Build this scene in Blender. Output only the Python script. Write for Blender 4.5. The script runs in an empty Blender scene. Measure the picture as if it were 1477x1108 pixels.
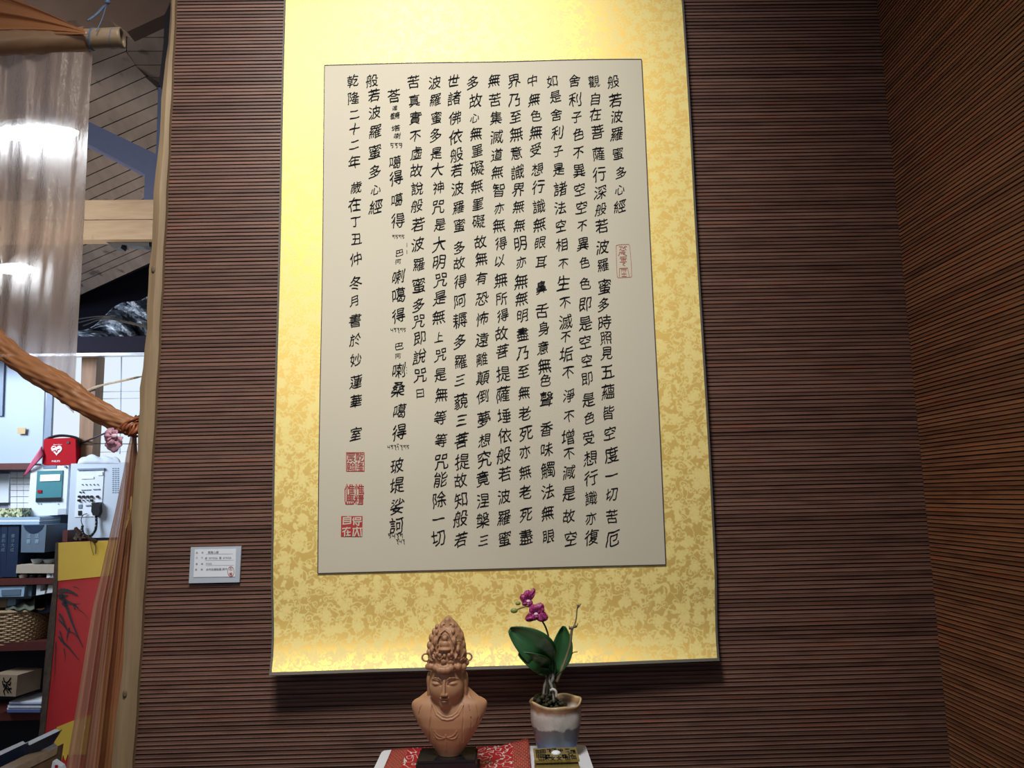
import bpy, math, random
import numpy as np
from mathutils import Vector, Matrix
random.seed(7)
rng = np.random.default_rng(5)
SC = bpy.context.scene
COL = SC.collection

# ------------------------------------------------------------------ camera
PW, PH, F = 1477.0, 1108.0, 1131.3
YAW, TILT, ROLL = 0.01798, 0.1433, -0.02295
CAM = Vector((0, -1.5, 1.35))
fw = Vector((math.sin(YAW)*math.cos(TILT), math.cos(YAW)*math.cos(TILT), math.sin(TILT)))
r0 = Vector((math.cos(YAW), -math.sin(YAW), 0)); u0 = r0.cross(fw)
rt = r0*math.cos(ROLL) + u0*math.sin(ROLL); up = -r0*math.sin(ROLL) + u0*math.cos(ROLL)
cd = bpy.data.cameras.new('camera'); cam = bpy.data.objects.new('camera', cd); COL.objects.link(cam)
cd.sensor_width = 36; cd.lens = F/PW*36; cd.clip_start = .02
M3 = Matrix((rt, up, -fw)).transposed()
cam.matrix_world = Matrix.Translation(CAM) @ M3.to_4x4()
SC.camera = cam

# ------------------------------------------------------------------ light
w = bpy.data.worlds.new('world'); SC.world = w; w.use_nodes = True
w.node_tree.nodes['Background'].inputs[0].default_value = (.80, .86, 1, 1)
w.node_tree.nodes['Background'].inputs[1].default_value = .16
def area(name, loc, target, sx, sy, power, col=(1, 1, 1), spread=180):
    l = bpy.data.lights.new(name, 'AREA'); l.shape = 'RECTANGLE'; l.size = sx; l.size_y = sy
    l.energy = power; l.color = col; l.spread = math.radians(spread)
    o = bpy.data.objects.new(name, l); COL.objects.link(o); o.location = loc
    o.rotation_euler = (Vector(target)-Vector(loc)).to_track_quat('-Z', 'Y').to_euler()
    return o
def spot(name, loc, target, size, blend, power, rad, col):
    l = bpy.data.lights.new(name, 'SPOT'); l.energy = power; l.spot_size = math.radians(size); l.spot_blend = blend
    l.shadow_soft_size = rad; l.color = col
    o = bpy.data.objects.new(name, l); COL.objects.link(o); o.location = loc
    o.rotation_euler = (Vector(target)-Vector(loc)).to_track_quat('-Z', 'Y').to_euler()
spot('track_spot_light', (-.16, -1.05, 3.15), (-.22, 0, 1.85), 66, .7, 37, .07, (1, .98, .93))
area('ceiling_lamp_light', (-.30, -1.25, 3.0), (-.25, 0, 1.45), .5, .3, 10, (1, .96, .90), 85)
area('front_room_light', (-1.7, -2.4, 2.3), (.4, -.1, 1.1), .9, .6, 3.6, (1, .92, .82))
area('back_room_front_fill', (-2.0, -.1, 2.25), (-1.2, 1.6, 2.4), .5, .5, 6, (1, .93, .85), 100)  # unseen fill added to brighten the tie beam and brace
area('back_room_up_fill', (-2.5, 1.5, 1.75), (-1.3, 2.2, 3.0), .9, .6, 11, (1, .88, .76), 110)  # unseen upward fill, added because the roof boards came out dark
area('back_room_daylight', (-3.2, 1.9, 2.3), (-2.0, 3.0, 1.35), .8, .6, 25, (.80, .89, 1), 120)
SC.view_settings.view_transform = 'Standard'; SC.view_settings.look = 'None'
SC.view_settings.gamma = 1; SC.view_settings.use_curve_mapping = False
SC.view_settings.exposure = -0.15

# ------------------------------------------------------------------ helpers
def ray(x, y): return fw + rt*((x-PW/2)/F) - up*((y-PH/2)/F)
def at(x, y, Y):
    d = ray(x, y); return CAM + d*((Y-CAM.y)/d.y)
def atz(x, y, z):
    d = ray(x, y); return CAM + d*((z-CAM.z)/d.z)
def hit(x, y, p, n):
    d = ray(x, y); return CAM + d*((p-CAM).dot(n)/d.dot(n))
class MB:
    def __init__(s): s.v = []; s.f = []
    def add(s, vs, fs):
        k = len(s.v); s.v += [tuple(v) for v in vs]; s.f += [tuple(i+k for i in f) for f in fs]; return s
    def box(s, x0, x1, y0, y1, z0, z1, b=0):
        if b:
            return s.prism([(x0+b, z0), (x1-b, z0), (x1, z0+b), (x1, z1-b), (x1-b, z1), (x0+b, z1), (x0, z1-b), (x0, z0+b)], y0, y1)
        return s.add([(x, y, z) for x in (x0, x1) for y in (y0, y1) for z in (z0, z1)],
                     [(0, 1, 3, 2), (4, 6, 7, 5), (0, 4, 5, 1), (2, 3, 7, 6), (0, 2, 6, 4), (1, 5, 7, 3)])
    def prism(s, poly, y0, y1):
        n = len(poly)
        vs = [(x, y0, z) for x, z in poly] + [(x, y1, z) for x, z in poly]
        return s.add(vs, [tuple(range(n)), tuple(range(2*n-1, n-1, -1))] + [(i, i+n, (i+1) % n+n, (i+1) % n) for i in range(n)])
    def slab(s, pts, vec):
        n = len(pts); vec = Vector(vec)
        vs = [Vector(p) for p in pts] + [Vector(p)+vec for p in pts]
        return s.add(vs, [tuple(range(n)), tuple(range(2*n-1, n-1, -1))] + [(i, i+n, (i+1) % n+n, (i+1) % n) for i in range(n)])
    def tube(s, path, rad, n=8, flat=1.0, cap=True, fl=None):
        path = [Vector(p) for p in path]; m = len(path)
        if not hasattr(rad, '__len__'): rad = [rad]*m
        k = len(s.v); prev = None
        for i, p in enumerate(path):
            t = (path[min(i+1, m-1)]-path[max(i-1, 0)]).normalized()
            a = prev if prev is not None else (Vector((0, 1, 0)) if abs(t.y) < .9 else Vector((1, 0, 0)))
            a = (a - t*a.dot(t)).normalized(); b = t.cross(a); prev = a
            for j in range(n):
                q = 2*math.pi*j/n; R = rad[i]*(fl(i/(m-1), q) if fl else 1)
                s.v.append(tuple(p + a*(R*math.cos(q)*flat) + b*(R*math.sin(q))))
        for i in range(m-1):
            for j in range(n):
                s.f.append((k+i*n+j, k+i*n+(j+1) % n, k+(i+1)*n+(j+1) % n, k+(i+1)*n+j))
        if cap:
            s.f.append(tuple(k+j for j in range(n))[::-1]); s.f.append(tuple(k+(m-1)*n+j for j in range(n)))
        return s
    def lathe(s, prof, c=(0, 0, 0), n=32, fn=None):
        k = len(s.v); m = len(prof)
        for i, (r, z) in enumerate(prof):
            for j in range(n):
                q = 2*math.pi*j/n; R, dz = (r, 0) if not fn else fn(r, z, q)
                s.v.append((c[0]+R*math.cos(q), c[1]+R*math.sin(q), c[2]+z+dz))
        for i in range(m-1):
            for j in range(n):
                s.f.append((k+i*n+j, k+i*n+(j+1) % n, k+(i+1)*n+(j+1) % n, k+(i+1)*n+j))
        s.f.append(tuple(k+j for j in range(n))[::-1]); s.f.append(tuple(k+(m-1)*n+j for j in range(n)))
        return s
    def grid(s, fn, nu, nv):
        k = len(s.v)
        for i in range(nu+1):
            for j in range(nv+1): s.v.append(tuple(fn(i/nu, j/nv)))
        for i in range(nu):
            for j in range(nv):
                a = k+i*(nv+1)+j; s.f.append((a, a+nv+1, a+nv+2, a+1))
        return s
    def ball(s, c, r, sx=1, sy=1, sz=1, n=10):
        prof = [(r*math.sin(math.pi*i/n), -r*math.cos(math.pi*i/n)) for i in range(1, n)]
        k = len(s.v); s.lathe(prof, (0, 0, 0), n+2)
        for i in range(k, len(s.v)):
            x, y, z = s.v[i]; s.v[i] = (c[0]+x*sx, c[1]+y*sy, c[2]+z*sz)
        return s
    def build(s, name, mat, parent=None, smooth=False, solid=0):
        me = bpy.data.meshes.new(name); me.from_pydata(s.v, [], s.f); me.update()
        import bmesh
        bm = bmesh.new(); bm.from_mesh(me); bmesh.ops.recalc_face_normals(bm, faces=bm.faces); bm.to_mesh(me); bm.free()
        me.materials.append(mat)
        if smooth:
            me.polygons.foreach_set('use_smooth', [True]*len(me.polygons))
            if smooth != 2: me.set_sharp_from_angle(angle=math.radians(40))
        o = bpy.data.objects.new(name, me); COL.objects.link(o)
        if parent: o.parent = parent
        if solid:
            md = o.modifiers.new('solid', 'SOLIDIFY'); md.thickness = solid; md.offset = 0
        return o
def tag(o, label, cat, group=None):
    o['label'] = label; o['category'] = cat
    if group: o['group'] = group
    return o
def thing(name, label, cat, group=None):
    o = bpy.data.objects.new(name, None); COL.objects.link(o); o.empty_display_size = .05
    return tag(o, label, cat, group)
def struct(o): o['kind'] = 'structure'; return o
def px(poly, Y): return [at(x, y, Y) for x, y in poly]
def pslab(poly, Y, t): return MB().slab(px(poly, Y), (0, t, 0))
def lerp(tab, x):
    for (a, b), (c, d) in zip(tab, tab[1:]):
        if x <= c: return b+(d-b)*max(0, min(1, (x-a)/(c-a)))
    return tab[-1][1]
def smoothpath(pts, n):
    pts = [Vector(p) for p in pts]; P = [pts[0]*2-pts[1]]+pts+[pts[-1]*2-pts[-2]]; out = []
    for i in range(1, len(P)-2):
        for k in range(n):
            t = k/n
            out.append(.5*((2*P[i])+(-P[i-1]+P[i+1])*t+(2*P[i-1]-5*P[i]+4*P[i+1]-P[i+2])*t*t+(-P[i-1]+3*P[i]-3*P[i+1]+P[i+2])*t**3))
    out.append(P[-2]); return out

# ------------------------------------------------------------------ materials
class N:
    """tiny node-tree writer"""
    def __init__(s, name):
        s.m = bpy.data.materials.new(name); s.m.use_nodes = True; s.t = s.m.node_tree; s.t.nodes.clear()
        s.out = s.t.nodes.new('ShaderNodeOutputMaterial')
    def n(s, ty, ins=None, **kw):
        nd = s.t.nodes.new(ty)
        for k, v in kw.items(): setattr(nd, k, v)
        for k, v in (ins or {}).items():
            if isinstance(v, bpy.types.NodeSocket): s.t.links.new(v, nd.inputs[k])
            else: nd.inputs[k].default_value = v
        return nd
    def math(s, op, a, b=0.0, c=None):
        ins = {0: a, 1: b}
        if c is not None: ins[2] = c
        return s.n('ShaderNodeMath', ins, operation=op).outputs[0]
    def noise(s, vec, scale, detail=3, rough=.5): return s.n('ShaderNodeTexNoise', {'Vector': vec, 'Scale': scale, 'Detail': detail, 'Roughness': rough}).outputs[0]
    def coord(s, scale=(1, 1, 1), kind='Object', rot=(0, 0, 0)):
        tc = s.n('ShaderNodeTexCoord')
        return s.n('ShaderNodeMapping', {'Vector': tc.outputs[kind], 'Scale': scale, 'Rotation': rot}).outputs[0]
    def ramp(s, fac, stops):
        r = s.n('ShaderNodeValToRGB', {0: fac}); e = r.color_ramp.elements
        while len(e) < len(stops): e.new(.5)
        for q, (p, c) in zip(e, stops): q.position = p; q.color = (*c, 1) if len(c) == 3 else c
        return r.outputs[0]
    def mix(s, fac, a, b):
        nd = s.n('ShaderNodeMix', data_type='RGBA')
        for i, v in ((0, fac), (6, a), (7, b)):
            if isinstance(v, bpy.types.NodeSocket): s.t.links.new(v, nd.inputs[i])
            else: nd.inputs[i].default_value = v if i == 0 else ((*v, 1) if len(v) == 3 else v)
        return nd.outputs[2]
    def bump(s, h, strength=.3, dist=.001): return s.n('ShaderNodeBump', {'Height': h, 'Strength': strength, 'Distance': dist}).outputs[0]
    def pbr(s, **kw):
        nd = s.n('ShaderNodeBsdfPrincipled')
        for k, v in kw.items():
            k = k.replace('_', ' ')
            if isinstance(v, bpy.types.NodeSocket): s.t.links.new(v, nd.inputs[k])
            else: nd.inputs[k].default_value = (*v, 1) if isinstance(v, tuple) and len(v) == 3 else v
        return nd.outputs[0]
    def done(s, sh): s.t.links.new(sh, s.out.inputs[0]); return s.m
def plain(name, col, rough=.6, var=.12, scale=40, metal=0, **kw):
    k = N(name); nz = k.noise(k.coord(), scale, 3)
    c = k.mix(nz, tuple(x*(1-var) for x in col), tuple(min(1, x*(1+var)) for x in col))
    return k.done(k.pbr(Base_Color=c, Roughness=rough, Metallic=metal, Normal=k.bump(nz, .1, .0005), **kw))
def wood(name, a, b, scale=(3, 3, 40), rough=.6, knots=True):
    k = N(name); v = k.coord(scale); nz = k.noise(v, 2.2, 5, .6)
    c = k.mix(k.n('ShaderNodeMapRange', {0: nz, 1: .3, 2: .7}).outputs[0], a, b)
    if knots:
        kn = k.noise(k.coord((14, 14, 5)), 1.0, 1)
        c = k.mix(k.n('ShaderNodeMapRange', {0: kn, 1: .68, 2: .76}).outputs[0], c, tuple(x*.45 for x in a))
    return k.done(k.pbr(Base_Color=c, Roughness=rough, Normal=k.bump(nz, .3, .001)))

def slat_material(name, t):
    k = N(name)
    oi = k.n('ShaderNodeObjectInfo'); rnd = oi.outputs['Random']
    tc = k.n('ShaderNodeTexCoord')
    off = k.n('ShaderNodeCombineXYZ', {0: k.math('MULTIPLY', rnd, 37.0), 1: 0.0, 2: k.math('MULTIPLY', rnd, 11.0)}).outputs[0]
    v = k.n('ShaderNodeVectorMath', {0: tc.outputs['Object'], 1: off}, operation='ADD').outputs[0]
    v1 = k.n('ShaderNodeMapping', {'Vector': v, 'Scale': (9, 9, 60)}).outputs[0]
    v2 = k.n('ShaderNodeMapping', {'Vector': v, 'Scale': (30, 60, 700)}).outputs[0]
    a = k.noise(v1, 1.0, 2); b = k.noise(v2, 1.0, 3)
    c = k.ramp(a, [(.30, tuple(a*b for a, b in zip(t, (.10, .056, .045)))), (.46, tuple(a*b for a, b in zip(t, (.155, .092, .075)))), (.60, tuple(a*b for a, b in zip(t, (.18, .115, .090)))), (.70, tuple(a*b for a, b in zip(t, (.20, .085, .055))))])
    c = k.mix(k.math('MULTIPLY', b, .5), c, (.07, .036, .024))
    br = k.math('ADD', k.math('MULTIPLY', rnd, .5), .75)
    c = k.n('ShaderNodeVectorMath', {0: c, 3: br}, operation='SCALE').outputs[0]
    return k.done(k.pbr(Base_Color=c, Roughness=.42, Specular_IOR_Level=.45, Normal=k.bump(b, .15, .0004)))

def silk_material():
    k = N('gold_damask_silk')
    tc = k.n('ShaderNodeTexCoord'); sp = k.n('ShaderNodeSeparateXYZ', {0: tc.outputs['Object']})
    P = k.n('ShaderNodeCombineXYZ', {0: sp.outputs[0], 1: sp.outputs[2], 2: 0.0}).outputs[0]
    wn = k.n('ShaderNodeTexNoise', {'Vector': P, 'Scale': 45.0, 'Detail': 1.0}).outputs['Color']
    wv = k.n('ShaderNodeVectorMath', {0: wn, 1: (.5, .5, .5)}, operation='SUBTRACT').outputs[0]
    Pw = k.n('ShaderNodeVectorMath', {0: k.n('ShaderNodeVectorMath', {0: wv, 3: .012}, operation='SCALE').outputs[0], 1: P}, operation='ADD').outputs[0]
    def cells(vec, scale, rnd=.75):
        vo = k.n('ShaderNodeTexVoronoi', {'Vector': vec, 'Scale': scale, 'Randomness': rnd}, voronoi_dimensions='2D')
        d = k.n('ShaderNodeVectorMath', {0: vec, 1: vo.outputs['Position']}, operation='SUBTRACT').outputs[0]
        d = k.n('ShaderNodeSeparateXYZ', {0: d}); R = k.math('MULTIPLY', vo.outputs['Distance'], 1.0)
        th = k.math('ARCTAN2', d.outputs[1], d.outputs[0])
        cr = k.n('ShaderNodeSeparateColor', {0: vo.outputs['Color']}).outputs[0]
        return R, th, cr
    def less(a, b, soft=.03): return k.n('ShaderNodeMapRange', {0: k.math('SUBTRACT', b, a), 1: -soft, 2: soft}).outputs[0]
    # big blossoms with scalloped petals and a ring inside
    R, th, cr = cells(P, 29.0, .85)
    pet = k.math('ADD', .29, k.math('MULTIPLY', k.math('COSINE', k.math('ADD', k.math('MULTIPLY', th, 7.0), k.math('MULTIPLY', cr, 6.0))), .045))
    spk = less(.80, k.math('COSINE', k.math('ADD', k.math('MULTIPLY', th, 7.0), k.math('ADD', k.math('MULTIPLY', cr, 6.0), 3.1416))), .1)
    fl = less(R, pet); fl = k.math('SUBTRACT', fl, k.math('MULTIPLY', k.math('MULTIPLY', spk, less(.19, R)), .5))
    ring = less(k.math('ABSOLUTE', k.math('SUBTRACT', R, .17)), .012, .012)
    fl = k.math('SUBTRACT', fl, k.math('MULTIPLY', ring, .55))
    # curls: open rings, spiralling
    R2, th2, cr2 = cells(Pw, 72.0, .9)
    sp_ = k.math('FRACT', k.math('ADD', k.math('MULTIPLY', R2, 2.6), k.math('DIVIDE', th2, 6.2832)))
    curl = k.math('MULTIPLY', less(sp_, .42, .08), less(R2, .46, .05))
    curl = k.math('MULTIPLY', curl, k.math('GREATER_THAN', cr2, .25))
    # vines
    nz = k.noise(Pw, 50.0, 1); vine = less(k.math('ABSOLUTE', k.math('SUBTRACT', nz, .5)), .022, .01)
    nl = k.noise(Pw, 80.0, 0); leaf = less(.655, nl, .015)
    mot = k.math('MAXIMUM', k.math('MAXIMUM', fl, curl), k.math('MAXIMUM', vine, leaf))
    mot = k.n('ShaderNodeMapRange', {0: mot}).outputs[0]
    gnd = k.pbr(Base_Color=(.93, .66, .19), Metallic=.48, Roughness=.54, Specular_IOR_Level=.6)
    wv2 = k.noise(k.coord((900, 900, 300)), 1.0, 2)
    mt = k.pbr(Base_Color=(.92, .76, .28), Metallic=.0, Roughness=.55, Normal=k.bump(wv2, .25, .0003))
    return k.done(k.n('ShaderNodeMixShader', {0: mot, 1: gnd, 2: mt}).outputs[0])

def organza(name, col, transp, trl=.5, gloss=.12, rough=.3, scat=0):
    k = N(name); nz = k.noise(k.coord((60, 60, 7)), 1.0, 3)
    bm_ = k.bump(k.noise(k.coord((45, 45, 16)), 1.0, 5, .65), .55 if scat else .25, .012 if scat else .004)
    c = k.mix(nz, tuple(x*.8 for x in col), col)
    d = k.n('ShaderNodeBsdfDiffuse', {0: c}).outputs[0]; t = k.n('ShaderNodeBsdfTranslucent', {0: c}).outputs[0]
    a = k.n('ShaderNodeMixShader', {0: trl, 1: d, 2: t}).outputs[0]
    g = k.n('ShaderNodeBsdfGlossy', {0: (1, .95, .88, 1), 1: rough, 'Normal': bm_}).outputs[0]
    a = k.n('ShaderNodeMixShader', {0: gloss, 1: a, 2: g}).outputs[0]
    if scat:
        rf = k.n('ShaderNodeBsdfRefraction', {0: (.95, .9, .88, 1), 'Roughness': .7, 'IOR': 1.10, 'Normal': bm_}).outputs[0]
        a = k.n('ShaderNodeMixShader', {0: scat, 1: a, 2: rf}).outputs[0]
    tr = k.n('ShaderNodeBsdfTransparent', {0: (*[min(1, x*.35+.62) for x in col], 1)}).outputs[0]
    f = k.math('ADD', transp-.15, k.math('MULTIPLY', nz, .3))
    return k.done(k.n('ShaderNodeMixShader', {0: f, 1: a, 2: tr}).outputs[0])

def pot_material():
    k = N('drip_glaze'); v = k.coord(); z = k.n('ShaderNodeSeparateXYZ', {0: v}).outputs[2]
    nz = k.noise(v, 60, 4); n2 = k.noise(k.coord((70, 70, 25)), 1.0, 3)
    h = k.math('ADD', z, k.math('MULTIPLY', k.math('SUBTRACT', n2, .5), .016))
    c = k.ramp(k.n('ShaderNodeMapRange', {0: h, 1: 0.0, 2: .085}).outputs[0],
               [(.0, (.06, .13, .42)), (.16, (.13, .24, .52)), (.34, (.15, .19, .24)), (.54, (.17, .16, .17)), (.57, (.55, .53, .50)), (.80, (.60, .57, .53)), (.88, (.33, .17, .09)), (1.0, (.50, .36, .20))])
    c = k.mix(k.n('ShaderNodeMapRange', {0: nz, 1: .35, 2: .75, 3: 0.0, 4: .35}).outputs[0], c, (.12, .10, .10))
    return k.done(k.pbr(Base_Color=c, Roughness=.30, Normal=k.bump(nz, .5, .002), Coat_Weight=.3))

def brocade_material():
    k = N('red_brocade'); v = k.coord((1, 1, 1)); s = k.n('ShaderNodeSeparateXYZ', {0: v})
    nz = k.noise(k.coord((95, 60, 60)), 1.0, 1)
    sw = k.n('ShaderNodeMapRange', {0: k.math('ABSOLUTE', k.math('SUBTRACT', nz, .47)), 1: .030, 2: .018}).outputs[0]
    edge = k.math('GREATER_THAN', k.math('ABSOLUTE', s.outputs[0]), .088)
    bx = k.n('ShaderNodeTexBrick', {'Vector': k.coord((1, 1, 1)), 'Color1': (.20, .008, .014, 1), 'Color2': (.32, .012, .02, 1), 'Mortar': (.34, .22, .12, 1), 'Scale': 90.0, 'Mortar Size': .035, 'Brick Width': .55, 'Row Height': .6}).outputs[0]
    inner = k.mix(sw, (.34, .008, .016), (.55, .54, .50))
    c = k.mix(edge, inner, bx)
    return k.done(k.pbr(Base_Color=c, Roughness=.55, Normal=k.bump(k.noise(k.coord(), 1200, 1), .3, .0004)))

def basket_material(): return wood('wicker', (.24, .15, .075), (.42, .28, .14), (40, 40, 40), .6, False)

m_slat = slat_material('stained_bamboo', (.93, .76, .70)); m_slat2 = slat_material('warm_lit_bamboo', (1.55, 1.02, .56))  # second tint: warm light on the right wall's slats put into their colour
m_backing = plain('dark_backing', (.012, .008, .007), .9)
m_silk = silk_material()
m_edge = plain('grey_silk_piping', (.10, .095, .08), .7)
m_paper = N('tan_paper'); _v = m_paper.coord((4, 4, 160)); _n = m_paper.noise(_v, 3.0, 3); _n2 = m_paper.noise(m_paper.coord((5, 5, 5)), 1.0, 2)
m_paper = m_paper.done(m_paper.pbr(Base_Color=m_paper.mix(_n2, (.54, .50, .395), (.575, .535, .43)), Roughness=.85, Specular_IOR_Level=.25, Normal=m_paper.bump(_n, .04, .0006)))
m_ink = plain('black_ink', (.006, .006, .009), .9, Specular_IOR_Level=.05)
m_line = plain('dark_rule', (.035, .035, .04), .6)
m_seal = plain('cinnabar', (.42, .03, .03), .6)
m_sealpale = plain('pale_cinnabar', (.42, .10, .08), .6)
m_post = wood('pale_timber', (.19, .125, .065), (.33, .235, .13), (22, 22, 1.6), .65)
m_knot = plain('wood_knot', (.13, .085, .05), .7, .5, 400)
m_beam = wood('tie_beam_timber', (.42, .29, .18), (.60, .45, .30), (2.0, 2.0, 14), .6)
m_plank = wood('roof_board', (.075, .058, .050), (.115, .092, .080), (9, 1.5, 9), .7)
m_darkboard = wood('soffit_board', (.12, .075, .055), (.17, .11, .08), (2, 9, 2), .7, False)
m_slate = plain('slate_paint', (.07, .09, .18), .6)
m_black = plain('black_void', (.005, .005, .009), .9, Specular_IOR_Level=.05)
m_foil = N('plastic_sheeting'); _n = m_foil.noise(m_foil.coord((7, 7, 16), rot=(0, .5, 0)), 2.0, 5, .65)
m_foil = m_foil.done(m_foil.pbr(Base_Color=m_foil.ramp(_n, [(.35, (.02, .03, .05)), (.50, (.12, .15, .20)), (.66, (.60, .68, .80))]), Roughness=.3, Metallic=.3, Normal=m_foil.bump(_n, 1.0, .03)))
m_metal = plain('brushed_metal', (.5, .53, .58), .3, metal=.9)
m_white = plain('white_paint', (.72, .78, .84), .5, .04)
m_bluewhite = plain('pale_blue_panel', (.36, .45, .60), .5, .05, 3)
m_bluegrey = plain('blue_grey_trim', (.16, .22, .32), .5)
m_brownpost = wood('brown_post', (.14, .07, .035), (.26, .14, .07), (14, 14, 1.5), .6)
m_redwood = plain('red_brown_board', (.09, .022, .018), .4, .2)
m_shelfback = plain('shelf_back', (.030, .038, .055), .7, .3, 2)
m_redbag = plain('red_nylon', (.36, .006, .014), .8, .1, 200, Specular_IOR_Level=.15)
m_blk = plain('black_plastic', (.012, .013, .016), .35)
m_grey = plain('grey_enamel', (.50, .58, .68), .4, .03)
m_lgrey = plain('light_enamel', (.68, .75, .84), .4, .03)
m_teal = plain('teal_panel', (.045, .20, .24), .4, .05)
m_navy = plain('navy_cloth', (.012, .025, .06), .4, .2)
m_slip = plain('grey_blue_card', (.10, .15, .21), .6)
m_pbook = plain('pale_blue_cover', (.30, .45, .60), .5)
m_pages = plain('page_edges', (.70, .74, .78), .7, .08, 300)
m_blue = plain('blue_cover', (.10, .14, .34), .45)
m_bowl = plain('celadon', (.34, .38, .38), .3)
m_cream = plain('cream_card', (.42, .35, .28), .7)
m_cartridge = plain('craft_box', (.33, .24, .16), .7)
m_wick = basket_material()
m_olive = plain('olive_cloth', (.09, .10, .07), .8, .4, 30)
m_yellow = plain('yellow_cloth', (.86, .60, .07), .6, .06, 8)
m_red = plain('red_lacquer', (.58, .014, .018), .45, .15, 6)
m_barkwood = wood('bark_edge', (.035, .022, .016), (.12, .085, .06), (30, 30, 8), .8, False)
m_bamboo = wood('bamboo_culm', (.30, .20, .12), (.42, .30, .19), (2, 30, 30), .42, False)
m_twine = plain('blue_twine', (.14, .22, .36), .6)
m_orange = organza('orange_organza', (.66, .28, .10), .16, .35, .10, .32)
m_orange2 = organza('brown_orange_organza', (.52, .22, .085), .10, .3, .03, .5)
m_sheet = organza('pale_organza', (.95, .72, .60), .11, .62, .06, .34, .45)
m_pink = organza('pink_petal_cloth', (.88, .52, .66), .12, .4, .04, .5)
m_gold = plain('gold_thread', (.75, .5, .2), .3, metal=.6)
m_plaque = plain('plaque_board', (.45, .50, .58), .5, .03)
m_card = plain('white_card', (.74, .78, .84), .6, .02)
m_sandal = N('sandalwood'); _n = m_sandal.noise(m_sandal.coord((25, 25, 5)), 3.0, 4); _s = m_sandal.noise(m_sandal.coord(), 14, 2)
m_sandal = m_sandal.done(m_sandal.pbr(Base_Color=m_sandal.mix(m_sandal.math('MULTIPLY', _s, .5), m_sandal.mix(_n, (.36, .18, .085), (.46, .245, .12)), (.31, .16, .105)), Roughness=.5))
m_lacquer = plain('black_lacquer', (.008, .009, .012), .22)
m_table = plain('white_laminate', (.72, .74, .80), .35, .02)
m_leaf = N('orchid_leaf'); _n = m_leaf.noise(m_leaf.coord((60, 60, 15)), 1.0, 2)
m_leaf = m_leaf.done(m_leaf.pbr(Base_Color=m_leaf.mix(_n, (.012, .060, .018), (.025, .10, .028)), Roughness=.32, Coat_Weight=.15))
m_stem = plain('green_stem', (.10, .12, .035), .5, .3)
m_drystem = plain('dry_stem', (.16, .13, .07), .6, .3, 120)
m_bud = plain('green_bud', (.22, .27, .06), .5, .2)
m_petal = N('magenta_petal'); _n = m_petal.noise(m_petal.coord((420, 420, 420)), 1.0, 2)
m_petal = m_petal.done(m_petal.pbr(Base_Color=m_petal.mix(m_petal.n('ShaderNodeMapRange', {0: _n, 1: .45, 2: .6}).outputs[0], (.20, .008, .075), (.42, .05, .22)), Roughness=.5))
m_lip = plain('pale_lip', (.75, .5, .68), .5)
m_moss = plain('moss_soil', (.030, .030, .012), .9, .5, 300)
m_root = plain('silver_root', (.22, .21, .19), .7, .45, 250)
m_soil = plain('bark_chip', (.13, .055, .03), .8, .5, 200)
m_pot = pot_material()
m_brass = plain('antique_gold', (.38, .30, .10), .35, .1, metal=.65)
m_brocade = brocade_material()
m_floor = wood('floor_board', (.10, .06, .035), (.16, .10, .06), (2, 30, 2), .5, False)
k = N('lamp_glow'); e = k.n('ShaderNodeEmission', {0: (.85, .93, 1, 1), 1: 13.0}); m_lamp = k.done(e.outputs[0])
k = N('window_light'); e = k.n('ShaderNodeEmission', {0: (.80, .91, 1, 1), 1: 1.1}); m_window = k.done(e.outputs[0])

# ------------------------------------------------------------------ lettering
_cache = {}
fc = bpy.data.curves.new('lettering', 'FONT'); fc.resolution_u = 3
fo = bpy.data.objects.new('lettering', fc); COL.objects.link(fo)
def glyph(ch, off=0.0):
    """outline of one character as triangles / ngons, in em units about its own centre"""
    key = (ch, off)
    if key not in _cache:
        fc.body = ch; fc.offset = off
        dg = bpy.context.evaluated_depsgraph_get(); dg.update()
        me = bpy.data.meshes.new_from_object(fo.evaluated_get(dg))
        v = np.array([q.co[:2] for q in me.vertices]) if len(me.vertices) else np.zeros((0, 2))
        f = [tuple(p.vertices) for p in me.polygons]
        adv = (v[:, 0].max()-v[:, 0].min()) if len(v) else .4
        if len(v): v = v-np.array([(v[:, 0].max()+v[:, 0].min())/2, .38])
        _cache[key] = (v, f, adv); bpy.data.meshes.remove(me)
    return _cache[key]
def put_text(mb, s, origin, ux, uz, size, off=0.0, advance=1.0):
    """a line of letters centred-left at origin, along ux, in the plane ux/uz"""
    origin = Vector(origin); ux = Vector(ux); uz = Vector(uz); x = 0
    for ch in s:
        if ch == ' ': x += .5*size; continue
        v, f, adv = glyph(ch, off); cjk = ord(ch) > 0x2000
        a = (1.0 if cjk else adv+.12)*size*advance
        mb.add([origin+ux*(x+a/2+p[0]*size)+uz*(p[1]*size) for p in v], f); x += a
    return x
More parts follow.
